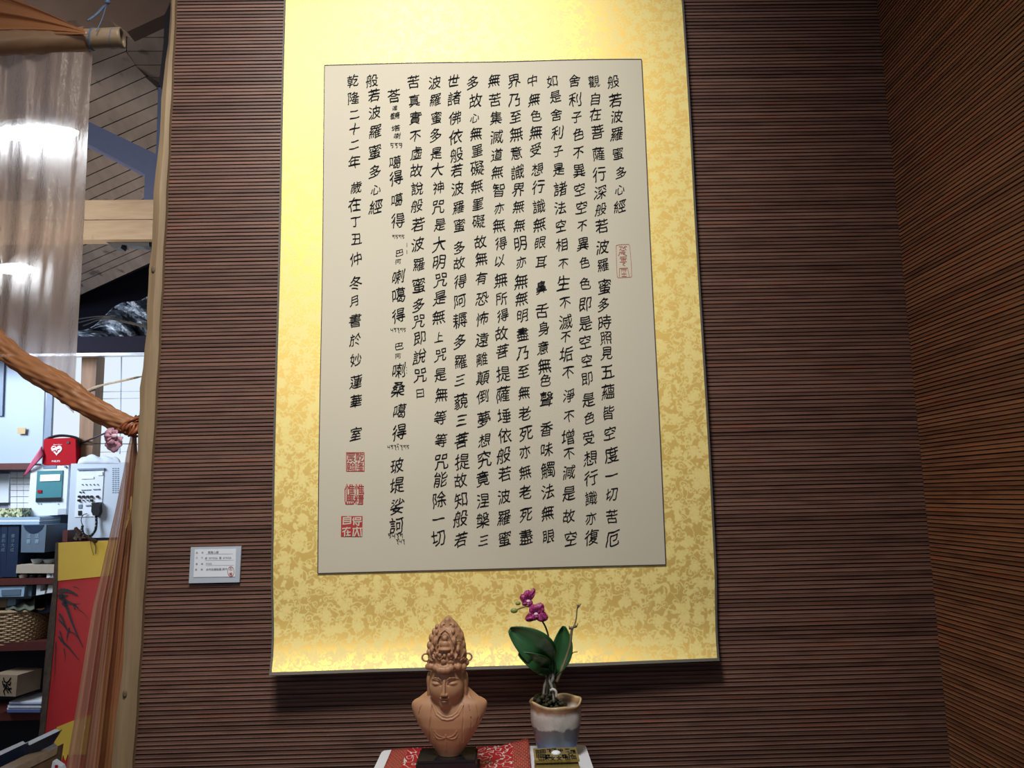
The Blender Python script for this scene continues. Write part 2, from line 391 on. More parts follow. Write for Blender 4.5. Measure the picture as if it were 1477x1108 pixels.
def strokes(mb, lines, place, wd, taper=0):
    """flat ribbons along 2D polylines; place(x, y) -> 3D"""
    if taper:
        for ln in lines:
            pp = [p.to_2d() for p in smoothpath([(x, y, 0) for x, y in ln], 5)]; m = len(pp); k = len(mb.v)
            for i, p in enumerate(pp):
                d = (pp[min(i+1, m-1)]-pp[max(i-1, 0)]).normalized(); u = i/(m-1)
                h = wd/2*((1-taper*u)*min(1, .45+u*5))*(1+.14*math.sin(i*2.3+p.x)); mb.v += [tuple(place(p.x-d.y*h, p.y+d.x*h)), tuple(place(p.x+d.y*h, p.y-d.x*h))]
            mb.f += [(k+2*i, k+2*i+1, k+2*i+3, k+2*i+2) for i in range(m-1)]
        return
    for ln in lines:
        for (x0, y0), (x1, y1) in zip(ln, ln[1:]):
            d = math.hypot(x1-x0, y1-y0) or 1; nx, ny = -(y1-y0)/d*wd/2, (x1-x0)/d*wd/2
            ex, ey = (x1-x0)/d*wd*.3, (y1-y0)/d*wd*.3
            mb.add([place(x0+nx-ex, y0+ny-ey), place(x1+nx+ex, y1+ny+ey), place(x1-nx+ex, y1-ny+ey), place(x0-nx-ex, y0-ny-ey)], [(0, 1, 2, 3)])

#@@ STRUCTURE
# ================================================================== setting
XL, XC = -.655, .81
PITCH = .00742
floor = struct(MB().box(-4, 3, -4, 4.5, -.05, 0).build('floor', m_floor))
wall_back = struct(MB().prism([(-.652, 2.75), (-.652, 2.2), (-.660, 1.4), (-.668, .9), (-.672, 0), (XC+.05, 0), (XC+.05, 2.75)], .001, .035).build('wall_back', m_backing))
wall_right = struct(MB().box(XC+.001, XC+.04, -1.45, .0005, 0, 2.75).build('wall_right', m_backing))
def slat_mesh(name, L, seed, axis, mat=None):
    r = random.Random(seed); mb = MB(); n = 12
    a1, a2 = r.random()*6, r.random()*6
    prof = [(-.0004, .0029), (-.0012, .0029), (-.0015, -.0014), (-.0028, -.0023), (-.0027, -.0031), (-.0004, -.0032)]
    for i in range(n+1):
        t = i/n; dz = .00022*math.sin(a1+t*9)+.00016*math.sin(a2+t*23); dy = .0002*math.sin(a2+t*14); dp = .00025*math.sin(a1*2+t*17)
        for (y, z) in prof:
            y = y+dy; z = z+dz+(dp if z < 0 else 0)
            mb.v.append((t*L, y, z) if axis == 'x' else (y, -t*L, z))
    m = len(prof)
    for i in range(n):
        for j in range(m-1): mb.f.append((i*m+j, i*m+j+1, (i+1)*m+j+1, (i+1)*m+j))
    mb.f.append(tuple(range(m))); mb.f.append(tuple(n*m+j for j in range(m)))
    me = bpy.data.meshes.new(name); me.from_pydata(mb.v, [], mb.f); me.materials.append(mat or m_slat); me.update(); return me
mb_x = [slat_mesh('slat', XC-XL+.019, 10+i, 'x') for i in range(8)]
mb_y = [slat_mesh('slat', 1.40, 30+i, 'y', m_slat2) for i in range(8)]
def slats(wall, meshes, org, z0, z1):
    z = z0; r = random.Random(len(meshes)+int(org[0]*10)); out = 0
    while z < z1:
        o = bpy.data.objects.new('slat', r.choice(meshes)); COL.objects.link(o); o.parent = wall
        o.location = (org[0]-(0 if org[1] else .0005+max(0, min(.017, (2.3-z)*.0125))), org[1]+r.uniform(-.0003, .0002), z+r.uniform(-.0003, .0003))
        z += PITCH; out += 1
slats(wall_back, mb_x, (XL, 0, 0), .60, 2.60)
slats(wall_right, mb_y, (XC, -.002, 0), .62, 2.62)
lo = MB()
for i in range(80): lo.box(XL, XC-.002, -.0034, .0008, .003+i*PITCH, .003+i*PITCH+.0055)
o = lo.build('slat', m_slat, wall_back); o['kind'] = 'stuff'

# waney-edged pale post at the end of the slatted wall
rp = [(253, 0), (246, 150), (239, 300), (225.5, 560), (212, 780), (201, 960), (191, 1108)]
lp = [(248, 0), (246.5, 30), (243, 55), (240, 85), (238, 110), (234, 150), (229, 215), (222.5, 290), (217, 390), (211.5, 480), (204.5, 560), (198, 650), (190, 770), (184, 860), (177.5, 960), (169, 1040), (161, 1108)]
R_ = [at(x, y, -.012) for x, y in rp]; R_ = list(R_); L_ = [at(x-1, y, -.012) for x, y in lp]
R_ = [Vector((R_[0].x+.0, -.012, 2.75))]+R_+[Vector((R_[-1].x, -.012, 0))]
L_ = [Vector((L_[0].x+.004, -.012, 2.75))]+L_+[Vector((L_[-1].x-.02, -.012, 0))]
zs = sorted({round(p.z, 4) for p in R_+L_}, reverse=True)
def edge_at(pts, z):
    for a, b in zip(pts, pts[1:]):
        if a.z >= z >= b.z-1e-6: return a.x+(b.x-a.x)*((a.z-z)/max(1e-6, a.z-b.z))
    return pts[-1].x
post = MB(); fi = 0
zz = [2.75-2.75*i/70 for i in range(71)]
for z in zz:
    a = edge_at(L_, z)+.0015*math.sin(z*31)+.001*math.sin(z*83); b = edge_at(R_, z)+.0008*math.sin(z*47); m = (b-a)
    post.v += [(a-.003, .03, z), (a-.003, .004, z), (a-.001, -.010, z), (a+m*.55, -.016, z), (b, -.012, z), (b+.001, .03, z)]
for i in range(len(zz)-1):
    for j in range(5): post.f.append((i*6+j, i*6+j+1, i*6+j+7, i*6+j+6))
    post.f.append((i*6+5, i*6, i*6+6, i*6+11))
tp = post.build('timber_post', m_post, smooth=True)
for kx, ky, kr_ in ((221.5, 388, .0060), (180, 1001, .0055)):
    kp = at(kx, ky, -.0155); MB().lathe([(kr_, -.002), (kr_*.9, .0006), (kr_*.4, .0010), (.0005, .0008)], (0, 0, 0), 18).build('knot', m_knot, tp, smooth=2)
    ko = tp.children[-1]; ko.location = kp; ko.rotation_euler = (math.pi/2, 0, 0); ko.scale = (.8, 1.25, 1)
tag(tp, 'pale waney-edged timber post at the left end of the slatted wall', 'post')

# ------------------------------------------------------------------ back room shell
YF = 3.05
P1, P2 = at(170, 150, 1.6), at(160, 400, 2.75); dA = Vector((-.85, .53, 0)); nA = dA.cross(P2-P1).normalized()
lA = [((134, 40), (182, 16)), ((134, 68), (182, 48)), ((134, 93), (182, 74)), ((133, 122), (195, 94)), ((131, 147), (210, 111)), ((130, 171), (227, 128)), ((147, 184), (226, 150)), ((171, 195), (224, 171)),
      ((126, 234), (223, 190)), ((124, 255), (223, 210)), ((126, 273), (223, 229)), ((132, 287), (223, 246)), ((170, 286), (223, 262)), ((126, 322), (223, 280)), ((126, 338), (223, 297)),
      ((119, 355), (223, 311)), ((119, 368), (223, 325)), ((119, 382), (223, 337)), ((119, 395), (223, 349)), ((116, 407), (223, 360)), ((116, 426), (223, 377))]
def linex(l, x):
    (a, b), (c, d) = l; return b+(d-b)*(x-a)/(c-a)
hip = lambda y: 182+(y-74)*.75
ceiling = None
for i in range(len(lA)-1):
    xr0 = min(234, max(lA[i][1][0], 182) if i < 6 else 234); xr1 = min(234, lA[i+1][1][0] if i < 5 else 234)
    if i < 2: xr0 = xr1 = 182
    g = .8
    poly = [(-40, linex(lA[i], -40)+g), (xr0, linex(lA[i], xr0)+g), (xr1, linex(lA[i+1], xr1)-g), (-40, linex(lA[i+1], -40)-g)]
    pts = [hit(x, y, P1, nA) for x, y in poly]
    if ceiling is None:
        q = [hit(x, y, P1+nA*(.03 if nA.z > 0 else -.03), nA) for x, y in [(-60, 60), (240, 0), (240, 372), (-60, 505)]]
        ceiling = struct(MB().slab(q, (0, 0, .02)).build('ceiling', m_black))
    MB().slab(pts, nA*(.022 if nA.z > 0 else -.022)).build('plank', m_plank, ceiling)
nB = Vector((0, P2.y-P1.y, P2.z-P1.z)).normalized(); nB = Vector((0, -nB.z, nB.y)); PB = hit(195, 94, P1, nA)
hb = [(176, 15), (178, 34), (183, 54), (182.5, 74), (195, 94), (209.5, 112), (227, 128)]
for (x0, y0), (x1, y1) in zip(hb, hb[1:]):
    pts = [hit(x, y, PB, nB) for x, y in [(x0+.5, y0+.7), (241, y0+.7), (241, y1-.7), (x1+.5, y1-.7)]]
    MB().slab(pts, nB*(.022 if nB.z > 0 else -.022)).build('plank', m_plank, ceiling)
# soffit board crossing the top
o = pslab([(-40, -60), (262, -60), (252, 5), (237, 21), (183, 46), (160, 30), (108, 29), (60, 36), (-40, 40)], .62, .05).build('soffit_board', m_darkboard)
tag(o, 'dark brown soffit board at the top left above the bamboo pole', 'board')
o = pslab([(247, 0), (237, 22), (236, 60), (229, 122), (233, 128), (250, 128), (262, 0)], .30, .04).build('dark_upright', plain('aubergine_paint', (.018, .013, .022), .8))
tag(o, 'near-black upright strip just left of the top of the pale post', 'upright')
o = pslab([(228, 126), (250, 126), (240, 292), (207, 292), (209, 250), (225, 220)], 1.35, .10).build('slate_upright', m_slate)
tag(o, 'slate blue painted upright under the boarded roof beside the pale post', 'upright')
o = pslab([(20, 128), (131, 177), (225, 222), (212, 252), (128, 208), (20, 160)], 1.36, .08).build('diagonal_brace', m_slate)
tag(o, 'slate blue diagonal brace running down to the slate upright', 'brace')
tb = thing('tie_beam', 'pale timber tie beam of two stacked logs under the boarded roof', 'beam')
pslab([(-40, 290), (235, 288), (235, 316), (-40, 318)], 1.30, .05).build('log', m_beam, tb)
pslab([(-40, 319), (235, 317), (235, 345), (-40, 347)], 1.29, .05).build('log', m_beam, tb)
o = pslab([(147, 348), (215, 348), (215, 355), (206, 356), (176, 353), (174, 358), (160, 356), (158, 351)], 1.32, .04).build('steel_bracket', m_blk)
tag(o, 'black steel bracket fixed under the pale tie beam', 'bracket')
# black gable void, plastic sheeting
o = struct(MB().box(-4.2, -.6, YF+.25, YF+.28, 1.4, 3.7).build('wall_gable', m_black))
struct(MB().box(-4.25, -4.2, -1.2, YF+.28, 0, 3.7).build('wall_left', plain('side_wall_paint', (.30, .33, .40), .7, .05, 2)))
fm = MB()
def foilf(u, v):
    x = 112+u*110; y0 = 486; y1 = 477-u*60+6*math.sin(u*9); y = y0+(y1-y0)*v
    p = at(x, y, 2.86+.05*math.sin(u*17+v*5)+.04*math.sin(v*13+u*31)+.02*math.sin(u*60+v*40)); return p
fm.grid(foilf, 40, 16); tag(fm.build('plastic_sheeting', m_foil, smooth=2, solid=.002), 'crumpled silvery plastic sheeting bunched above the dark rail in the gable', 'sheeting')
cb = MB()
for k_ in range(3): cb.tube(smoothpath([at(100+10*k_, 462+k_*4, 2.7), at(150, 456+k_*2, 2.66), at(180, 463+k_, 2.68), at(235, 474+2*k_, 2.7)], 6), .0035, 6)
tag(cb.build('cable_bundle', m_blk), 'black cables sagging in front of the plastic sheeting', 'cable')
o = pslab([(-60, 489), (240, 484), (240, 507), (-60, 511)], 2.80, .15).build('dark_beam', plain('dark_beam_paint', (.012, .012, .022), .8, Specular_IOR_Level=.1))
tag(o, 'dark horizontal beam above the white window wall', 'beam')
o = pslab([(-60, 511.5), (240, 508), (240, 512), (-60, 515.5)], 2.78, .05).build('metal_rail', m_metal)
tag(o, 'thin silver rail along the underside of the dark beam', 'rail')
# far wall: opaque part low, luminous window panels high
far = struct(pslab([(-400, 560), (260, 560), (260, 1500), (-400, 1500)], YF, .08).build('wall_far', plain('far_wall_paint', (.34, .38, .48), .7, .05, 2)))
w1 = struct(pslab([(66, 512), (240, 508), (240, 672), (66, 672)], YF-.05, .03).build('window_1', m_window))
for a in (565, 575, 652):
    pslab([(140, a), (208, a-1), (208, a-.4), (140, a+.6)], YF-.06, .006).build('glazing_bar', m_bluewhite, w1)
pslab([(174.5, 513), (175.5, 513), (173, 655), (172, 655)], YF-.062, .006).build('glazing_bar', m_bluewhite, w1)
w2 = struct(pslab([(-60, 512), (66, 512), (60, 672), (-60, 672)], YF-.06, .03).build('window_2', m_bluewhite))
pslab([(68, 563), (76, 560), (73, 634), (63, 634)], YF-.075, .02).build('window_frame', m_bluegrey, w2)
pslab([(-6, 520), (6, 520), (3, 600), (-8, 600)], YF-.075, .02).build('window_frame', m_bluegrey, w2)
o = pslab([(25, 617), (37, 617), (36, 626), (25, 626)], YF-.078, .004).build('paper_sticker', plain('tan_sticker', (.5, .38, .2), .7))
tag(o, 'small tan sticker on the pale blue pane at the far left', 'sticker')
o = pslab([(118, 512), (140, 512), (131, 690), (112, 690)], YF-.14, .09).build('brown_post', m_brownpost)
tag(o, 'brown wooden post in front of the white window', 'post')
o = pslab([(-60, 669), (44, 668), (43, 677), (-60, 678)], YF-.16, .12).build('window_ledge', m_redwood)
tag(o, 'red-brown ledge below the pale blue pane at the left edge', 'ledge')
br = MB().tube(smoothpath([at(112, 572, 2.9), at(140, 558, 2.88), at(178, 549, 2.6), at(206, 543, 2.6), at(235, 541, 2.6)], 6), [.008]*7+[.006]*10+[.004]*8, 6).build('bamboo_branch', wood('dry_branch', (.25, .18, .12), (.4, .32, .24), (20, 20, 20), .6, False))
tag(br, 'thin bare branch crossing in front of the white window', 'branch')
wr = MB().tube(smoothpath([at(105, 645, 2.9), at(125, 636, 2.9), at(156, 623, 2.7), at(205, 598, 2.7)], 5), .005, 6)
wr.tube([at(105, 640, 2.9), at(165, 640, 2.9), at(205, 641, 2.72)], .0025, 6)
tag(wr.build('guy_wire', m_blk), 'dark wires running from the brown post across the white window', 'wire')

#@@ BACKROOM
# two lamps shining through the organza
for (x, y, wx, wy, lab) in ((48, 192, 140, 22, 'bright lamp glowing through the upper half of the organza'), (20, 388, 60, 15, 'bright lamp glowing through the lower half of the organza')):
    t = thing('pendant_lamp', lab, 'lamp', 'lamps behind the organza')
    Y = .62; c = at(x, y, Y); s = 1131/2.12
    MB().ball(c, 1, wx/2/s, .03, wy/2/s, 14).build('diffuser', m_lamp, t, smooth=2)
    MB().tube([c+Vector((0, .02, wy/2/s-.01)), c+Vector((0, .02, wy/2/s+.03))], [wx/3/s, .01], 16).build('lamp_cap', m_white, t, smooth=True)

# bookcase
YS = 2.72
bc = thing('bookcase', 'red-brown bookcase with dark back at the lower left', 'bookcase')
pslab([(-300, 757), (92, 757), (92, 1400), (-300, 1400)], YS+.30, .02).build('back_panel', m_shelfback, bc)
for y0, y1 in ((833.5, 843.5), (925.5, 938.5), (1028, 1039)):
    p = at(-120, y0, YS); q = at(92, y1, YS)
    MB().box(p.x-.4, q.x, YS, YS+.30, at(40, y1, YS).z, at(40, y0+.6, YS).z, .0).build('shelf', m_redwood, bc)
pz = at(94, 757, YS); MB().box(pz.x-.01, pz.x+.015, YS, YS+.32, 0, at(92, 765, YS).z).build('side_panel', m_redwood, bc)
def sbox(name, poly, Y, t, mat, label, cat, group=None, parts=()):
    r = thing(name, label, cat, group); pslab(poly, Y, t).build('body', mat, r)
    for (n_, pl, m_, dy) in parts: pslab(pl, Y-dy, dy).build(n_, m_, r)
    return r
# gilt lettering on spines
def spine(x0, x1, y0, y1, lab, txt, mat=m_navy, lean=0):
    t = thing('book', lab, 'book', 'dark blue volumes on the top shelf')
    pslab([(x0, y0), (x1, y0), (x1-lean, y1), (x0-lean, y1)], YS+.02, .17).build('cover', mat, t)
    mb = MB(); c = at((x0+x1)/2-lean*.3, y0+16, YS+.018)
    for i, ch in enumerate(txt):
        v, f, _ = glyph(ch); s = .021; o = c-Vector((0, 0, i*s*1.15)); mb.add([o+Vector((p[0]*s, 0, p[1]*s)) for p in v], f)
    mb.build('spine_lettering', m_slip, t)
spine(-12, 1, 757, 832.5, 'dark blue volume cut off by the left edge of the frame', '書')
spine(2, 11, 757, 832.5, 'dark blue volume standing between the cut-off one and the next spine', '墨拓大成', lean=3)
spine(12, 28, 757, 832.5, 'dark blue volume nearest the grey-blue slipcase, the widest spine', '書法大成', lean=4)
t = thing('slipcase', 'grey-blue card slipcase with a thumb cut beside the dark blue volumes', 'slipcase')
pslab([(31, 757), (67, 757), (64, 797), (30, 797)], YS-.02, .20).build('body', m_slip, t)
mb = MB(); c = at(49, 757.5, YS-.021)
mb.add([c+Vector((-.055, 0, 0))]+[c+Vector((-.055+.11*i/10, 0, -.045*math.sin(math.pi*i/10)**.6)) for i in range(1, 10)]+[c+Vector((.055, 0, 0))], [tuple(range(11))]); mb.build('thumb_cut', m_navy, t)
mb = MB()
for i, ch in enumerate('法書'):
    for jx in (41, 53):
        v, f, _ = glyph(ch); o = at(jx, 773+i*8, YS-.022); mb.add([o+Vector((p[0]*.024, 0, p[1]*.024)) for p in v], f)
mb.build('lettering', m_pbook, t)
sbox('black_box', [(66, 753), (84, 760), (83, 798), (64, 798)], YS+.19, .1, m_black, 'black box behind the slipcase on the top shelf', 'box')
for i, (a, b) in enumerate(((746, 749.4), (749.6, 752.6), (752.8, 756.5))):
    sbox('folder', [(-60, a+1), (57-i*.5, a), (58-i*.5, b), (-60, b+1)], YS+.01, .2, (m_pbook, m_pages, m_pbook)[i], ['pale blue folder lying on top of its stack above the volumes', 'white folder in the middle of the stack above the volumes', 'pale blue folder at the bottom of its stack, flat on the volumes'][i], 'folder', 'folders lying on the volumes')
k = N('speckled_print'); vv = k.n('ShaderNodeTexVoronoi', {'Vector': k.coord(), 'Scale': 90.0}); k = k.done(k.pbr(Base_Color=k.ramp(k.n('ShaderNodeSeparateColor', {0: vv.outputs['Color']}).outputs[0], [(.2, (.05, .07, .03)), (.5, (.2, .25, .1)), (.8, (.55, .55, .35))]), Roughness=.6))
sbox('speckled_box', [(-40, 734), (32, 733), (31, 746), (-40, 747)], YS+.06, .14, k, 'green and cream speckled box on the pale blue folders', 'box')
t = thing('tiled_sheet', 'pale tiled paper sheet on the far wall left of the alarm panel', 'sheet')
for r in range(6):
    for c in range(3):
        pslab([(15+c*9.6, 681+r*9), (24+c*9.6, 681+r*9), (24+c*9.6, 689.2+r*9), (15+c*9.6, 689.2+r*9)], YF-.02, .015).build('tile', m_card, t)
pslab([(12, 678), (46, 678), (44, 738), (12, 738)], YF-.008, .007).build('backing_sheet', m_plaque, t)
sbox('pale_panel', [(-40, 684), (13, 683), (12, 725), (-40, 726)], YF-.03, .03, m_lgrey, 'pale blank panel at the left edge under the red-brown ledge', 'panel')
# bowls on a cream tray
for i, (x, lab) in enumerate(((54, 'left of the two celadon bowls on the cream box'), (71, 'right of the two celadon bowls on the cream box'))):
    c = at(x, 814, YS+.06); r = .030
    tag(MB().lathe([(r*.45, 0), (r*.8, .008), (r, .022), (r*1.05, .027), (r*.95, .026), (r*.7, .010), (.001, .006)], c, 20).build('bowl', m_bowl, smooth=True), lab, 'bowl', 'celadon bowls')
sbox('cream_box', [(24, 815), (82, 815), (81, 827), (23, 827)], YS-.01, .15, m_cream, 'long cream cardboard box on the top shelf under the bowls', 'box')
for i, (x, m_) in enumerate(((34, m_cream), (48, m_blk), (60, m_blk))):
    c = at(x, 833.5, YS+.02); tag(MB().lathe([(.018, 0), (.022, .012), (.014, .022), (.001, .024)], c, 14).build('small_cup', m_, smooth=True), ['small cream cup under the cream box', 'small black cup under the cream box, beside the cream cup', 'small black cup under the cream box, rightmost'][i], 'cup', 'cups under the cream box')
t = sbox('label_card', [(68, 826), (80, 826), (79, 834), (67, 834)], YS+.0, .01, m_card, 'small white card with a dark mark leaning on the top shelf edge', 'card')
mb = MB(); put_text(mb, '如', at(71, 830, YS-.001), (1, 0, 0), (0, 0, 1), .022); mb.build('mark', m_navy, t)
# second bay
sbox('blue_carton', [(-40, 847), (36, 845), (34, 861), (-40, 862)], YS+.01, .22, m_pbook, 'pale blue flat carton lying under the top shelf board', 'carton', None,
     [('inset_panel', [(2, 851), (30, 850), (29, 858.5), (2, 859.5)], m_slip, .003)])
sbox('grey_booklet', [(36, 845), (47, 844), (45, 860), (35, 861)], YS+.03, .2, m_slip, 'thin blue-grey booklet beside the pale blue carton', 'booklet')
sbox('white_folder', [(53, 843.5), (59, 843.5), (58, 853), (65, 852), (64, 857), (52, 859)], YS+.02, .1, m_pages, 'white L-shaped card holder right of the booklet', 'card holder')
sbox('white_packet', [(70, 843.5), (77, 843), (76, 855), (67, 856)], YS+.02, .1, m_pages, 'white packet at the right end of the second shelf', 'packet')
sbox('black_tray', [(-40, 862), (46, 860.5), (45, 863.5), (-40, 865)], YS+.0, .22, m_blk, 'thin black tray under the pale blue carton', 'tray')
mb = MB(); mb.grid(lambda u, v: at(18+u*62, 884-v*(6+22*u**1.5)+2*math.sin(u*11), YS+.02+.10*v+.015*math.sin(u*8+v*5)), 20, 8)
tag(mb.build('dark_bag', m_black, smooth=2, solid=.004), 'crumpled black bag spilling over the wicker basket', 'bag')
mb = MB(); mb.grid(lambda u, v: at(8+u*42, 880-v*(4+11*u)+1.5*math.sin(u*17), YS+.0+.06*v+.012*math.sin(u*12+v*5)), 20, 8)
tag(mb.build('olive_cloth', m_olive, smooth=2, solid=.004), 'olive green cloth folded on the rim of the basket', 'cloth')
sbox('kraft_box', [(-30, 865), (10, 864), (9, 876), (-30, 877)], YS+.04, .12, m_cartridge, 'small kraft box at the left edge behind the basket', 'box')
sbox('blue_tin', [(10, 864), (23, 864), (22, 873), (9, 875)], YS+.045, .12, m_pbook, 'small pale blue tin beside the kraft box', 'tin')
# wicker basket
t = thing('wicker_basket', 'wicker basket of pale woven cane on the second shelf', 'basket')
cb_ = at(0, 926, YS+.13); hB = at(0, 878, YS).z-at(0, 926, YS).z
RX = at(72, 900, YS+.13).x-cb_.x
def bsk(q, z, off=0): return cb_+Vector((math.copysign(abs(math.cos(q))**.6, math.cos(q))*(RX*(.90+.1*z/hB)+off), math.copysign(abs(math.sin(q))**.6, math.sin(q))*(.125+off), z))
wv = MB()
for i in range(17):
    z = .004+i*(hB-.008)/16; path = [bsk(2*math.pi*j/96, z, .003*(1 if (j//2+i) % 2 else -1)) for j in range(97)]
    wv.tube(path, .0050, 5, cap=False)
o = wv.build('weaver', m_wick, t); o['kind'] = 'stuff'
for j in range(0, 48):
    q = 2*math.pi*(j+.5)/48
    if math.sin(q) < .35: MB().tube([bsk(q, 0), bsk(q, hB)], .0045, 5).build('stake', m_wick, t)
MB().tube([bsk(2*math.pi*j/64, hB) for j in range(65)], .010, 8).build('rim', m_wick, t, smooth=True)
MB().tube([bsk(2*math.pi*j/64, .004) for j in range(65)], .008, 8).build('base_band', m_wick, t, smooth=True)
# third bay: wood block with a seal-script character and a book stack
t = thing('seal_block', 'square wooden block printed with a black seal-script character', 'block')
a, b = at(-12, 974, 2.70), at(25, 974, 2.70)
MB().slab(px([(-12, 973), (25.5, 974), (22.5, 1005), (-14, 1004)], 2.68), (.03, .16, 0)).build('body', m_cartridge, t)
mb = MB(); S_ = lambda x, y: at(2+x*15/10, 978+y*24/10, 2.678)
strokes(mb, [[(2, 0), (2.5, 2), (5, 3), (4.6, 5), (3, 7), (2, 8), (3, 10)], [(9, 0), (7, 2), (5, 3)], [(1, 2), (1.5, 4), (3.5, 4.2)], [(8.8, 2.5), (8, 4.3), (6.4, 3.8)], [(4.8, 4), (6.5, 5.5), (8, 7)], [(4.5, 5.5), (6.5, 7), (9.5, 6.2)], [(4, 6.2), (6, 8.5), (6.5, 8.8)], [(6.8, 7), (9.2, 8.8)], [(3.5, 4.5), (2, 5.5)]], S_, .9)
mb.build('printed_character', m_ink, t)
for i, (x0, x1, y0, y1, m_, lab) in enumerate(((10, 58, 1021.5, 1028, m_blue, 'blue-edged book at the bottom of the small stack on the lowest shelf'), (11, 59, 1017, 1021, m_pages, 'white-edged book in the middle of the small stack on the lowest shelf'), (13, 59.5, 1012.5, 1016.5, m_blue, 'blue book on top of the small stack on the lowest shelf'))):
    r = thing('book', lab, 'book', 'books stacked on the lowest shelf')
    pslab([(x0, y0), (x1, y0), (x1, y1), (x0, y1)], 2.70, .2).build('pages', m_pages, r)
    pslab([(x0, y1-(4 if i == 0 else 1.1)), (x1, y1-(4 if i == 0 else 1.1)), (x1, y1), (x0, y1)], 2.695, .2).build('cover', m_, r)
# alarm panel, public address panel, defibrillator bag
YP = 2.86
t = thing('alarm_panel', 'white alarm control panel with a teal face under the red bag', 'control panel')
pslab([(45, 672), (99, 670), (95, 742.5), (39.5, 745)], YP, .17).build('housing', m_lgrey, t)
fp = pslab([(53.5, 679.5), (90.5, 678.5), (88, 723.5), (51, 724.5)], YP-.006, .006).build('faceplate', m_teal, t)
pslab([(58, 685), (87, 684), (86.4, 693.5), (57.5, 694.5)], YP-.010, .004).build('label_strip', m_card, fp)
pslab([(52, 718.5), (88, 717.5), (87.8, 722.5), (51.6, 723.5)], YP-.010, .004).build('button_strip', m_blk, fp)
pslab([(54, 707), (60, 707), (59.6, 711), (53.8, 711)], YP-.011, .005).build('alarm_button', m_redbag, fp)
pslab([(62, 671.8), (81, 671.2), (81, 675.5), (62, 676)], YP-.004, .004).build('title_plate', m_bluegrey, t)
pslab([(83.5, 734), (95.5, 733.5), (95, 742), (83, 742.5)], YP-.004, .004).build('corner_label', m_plaque, t)
MB().tube([at(95.3, 673.5, YP), at(95.3, 673.5, YP)-Vector((0, .01, 0))], .006, 10).build('lock', m_bluegrey, t)
for x in (56, 59.5, 84.5): MB().tube([at(x, 727, YP), at(x, 727, YP)-Vector((0, .004, 0))], .003, 8).build('indicator', m_bluegrey, t)
t = thing('address_panel', 'grey public address panel with knobs and a hand microphone', 'control panel')
pslab([(102.5, 669), (182, 667), (175, 775), (96.5, 777)], YP-.02, .065).build('housing', m_grey, t)
fp = pslab([(111.5, 677), (150, 676), (146, 745), (107.5, 746)], YP-.024, .004).build('faceplate', m_lgrey, t)
pslab([(111.5, 676), (150, 675), (150, 677.5), (111.5, 678.5)], YP-.032, .012).build('hood', m_bluegrey, t)
kn = lambda x, y, r, m_, h=.012: MB().tube([at(x, y, YP-.024), at(x, y, YP-.024)-Vector((0, h, 0))], [r, r*.85], 10).build('knob', m_, fp, smooth=True)
for x in (115.5, 121.5, 127.3, 133, 141.5): kn(x-.3, 716.5, .0075, m_blk)
for x in (115, 133): kn(x-.3, 722, .0075, m_blk)
for x in (121, 127): kn(x, 722, .0035, m_blk)
for x in (119, 124.5, 130.3, 135.7, 141): kn(x, 699, .0035, m_bluegrey, .006)
for x in (116, 120.5): kn(x, 710, .0045, m_blk, .006)
for (a, b, c, d, m_) in ((117, 688, 135, 691, m_card), (141, 681, 148, 686, m_card), (117, 706.5, 131, 707.3, m_bluegrey), (134, 705.5, 144, 706.8, m_bluegrey), (113, 728, 118, 733.5, m_bluegrey), (112.5, 737, 117.5, 743.5, m_blk), (123.5, 728.5, 130.5, 730.5, m_bluegrey)):
    pslab([(a, b), (c, b-.4), (c, d-.4), (a, d)], YP-.028, .004).build('switch' if m_ == m_blk else 'label_strip', m_, fp)
for r in range(13):
    for c in range(3):
        x = 162+c*3.6; y = 675+r*2.9; pslab([(x, y), (x+2.2, y), (x+2.1, y+1.4), (x-.1, y+1.4)], YP-.0215, .002).build('vent_slot', m_bluegrey, t)
t = thing('hand_microphone', 'black hand microphone with a coiled cord on the grey panel', 'microphone')
mb = MB(); mb.slab(px([(132, 725.5), (143, 724.5), (143.5, 739), (141, 744), (134, 744), (131.5, 738)], YP-.055), (0, .03, 0)); mb.build('body', m_blk, t)
path = smoothpath([at(138.5, 743, YP-.04), at(139, 755, YP-.04), at(137, 766, YP-.05), at(130, 773.5, YP-.055), at(122, 772, YP-.05), at(118.5, 765, YP-.045), at(119, 758, YP-.04)], 16)
coil = []
for i, p in enumerate(path):
    a = i*1.35; coil.append(p+Vector((math.cos(a)*.006, math.sin(a)*.006, 0)))
MB().tube(path, .0068, 7, fl=lambda u, q: 1+.25*math.sin(u*260)).build('coiled_cord', m_blk, t, smooth=True)
MB().tube(smoothpath([at(119, 758, YP-.04), at(117, 750, YP-.04), at(120, 743, YP-.035), at(126, 741, YP-.03)], 6), .0022, 6).build('lead', m_blk, t)
t = thing('red_bag', 'red defibrillator bag with a white heart on the alarm panel', 'bag')
b0 = [(63, 635), (66, 633), (104, 631.5), (109, 634), (109.5, 669), (106, 670.5), (64, 671), (61, 669)]
pslab(b0, YP-.005, .05).build('body', m_redbag, t)
MB().slab([at(109, 634, YP-.004), at(113, 640, YP+.03), at(113.5, 664, YP+.03), at(109.5, 670, YP-.004)], (0, .02, 0)).build('side_pocket', m_redbag, t)
MB().tube(smoothpath([at(65, 636, YP+.03), at(74, 631, YP+.03), at(88, 628.5, YP+.03), at(104, 630, YP+.03), at(113, 634, YP+.03), at(114, 644, YP+.03)], 6), .008, 6, flat=1.8).build('carry_handle', m_blk, t, smooth=True)
hp = []
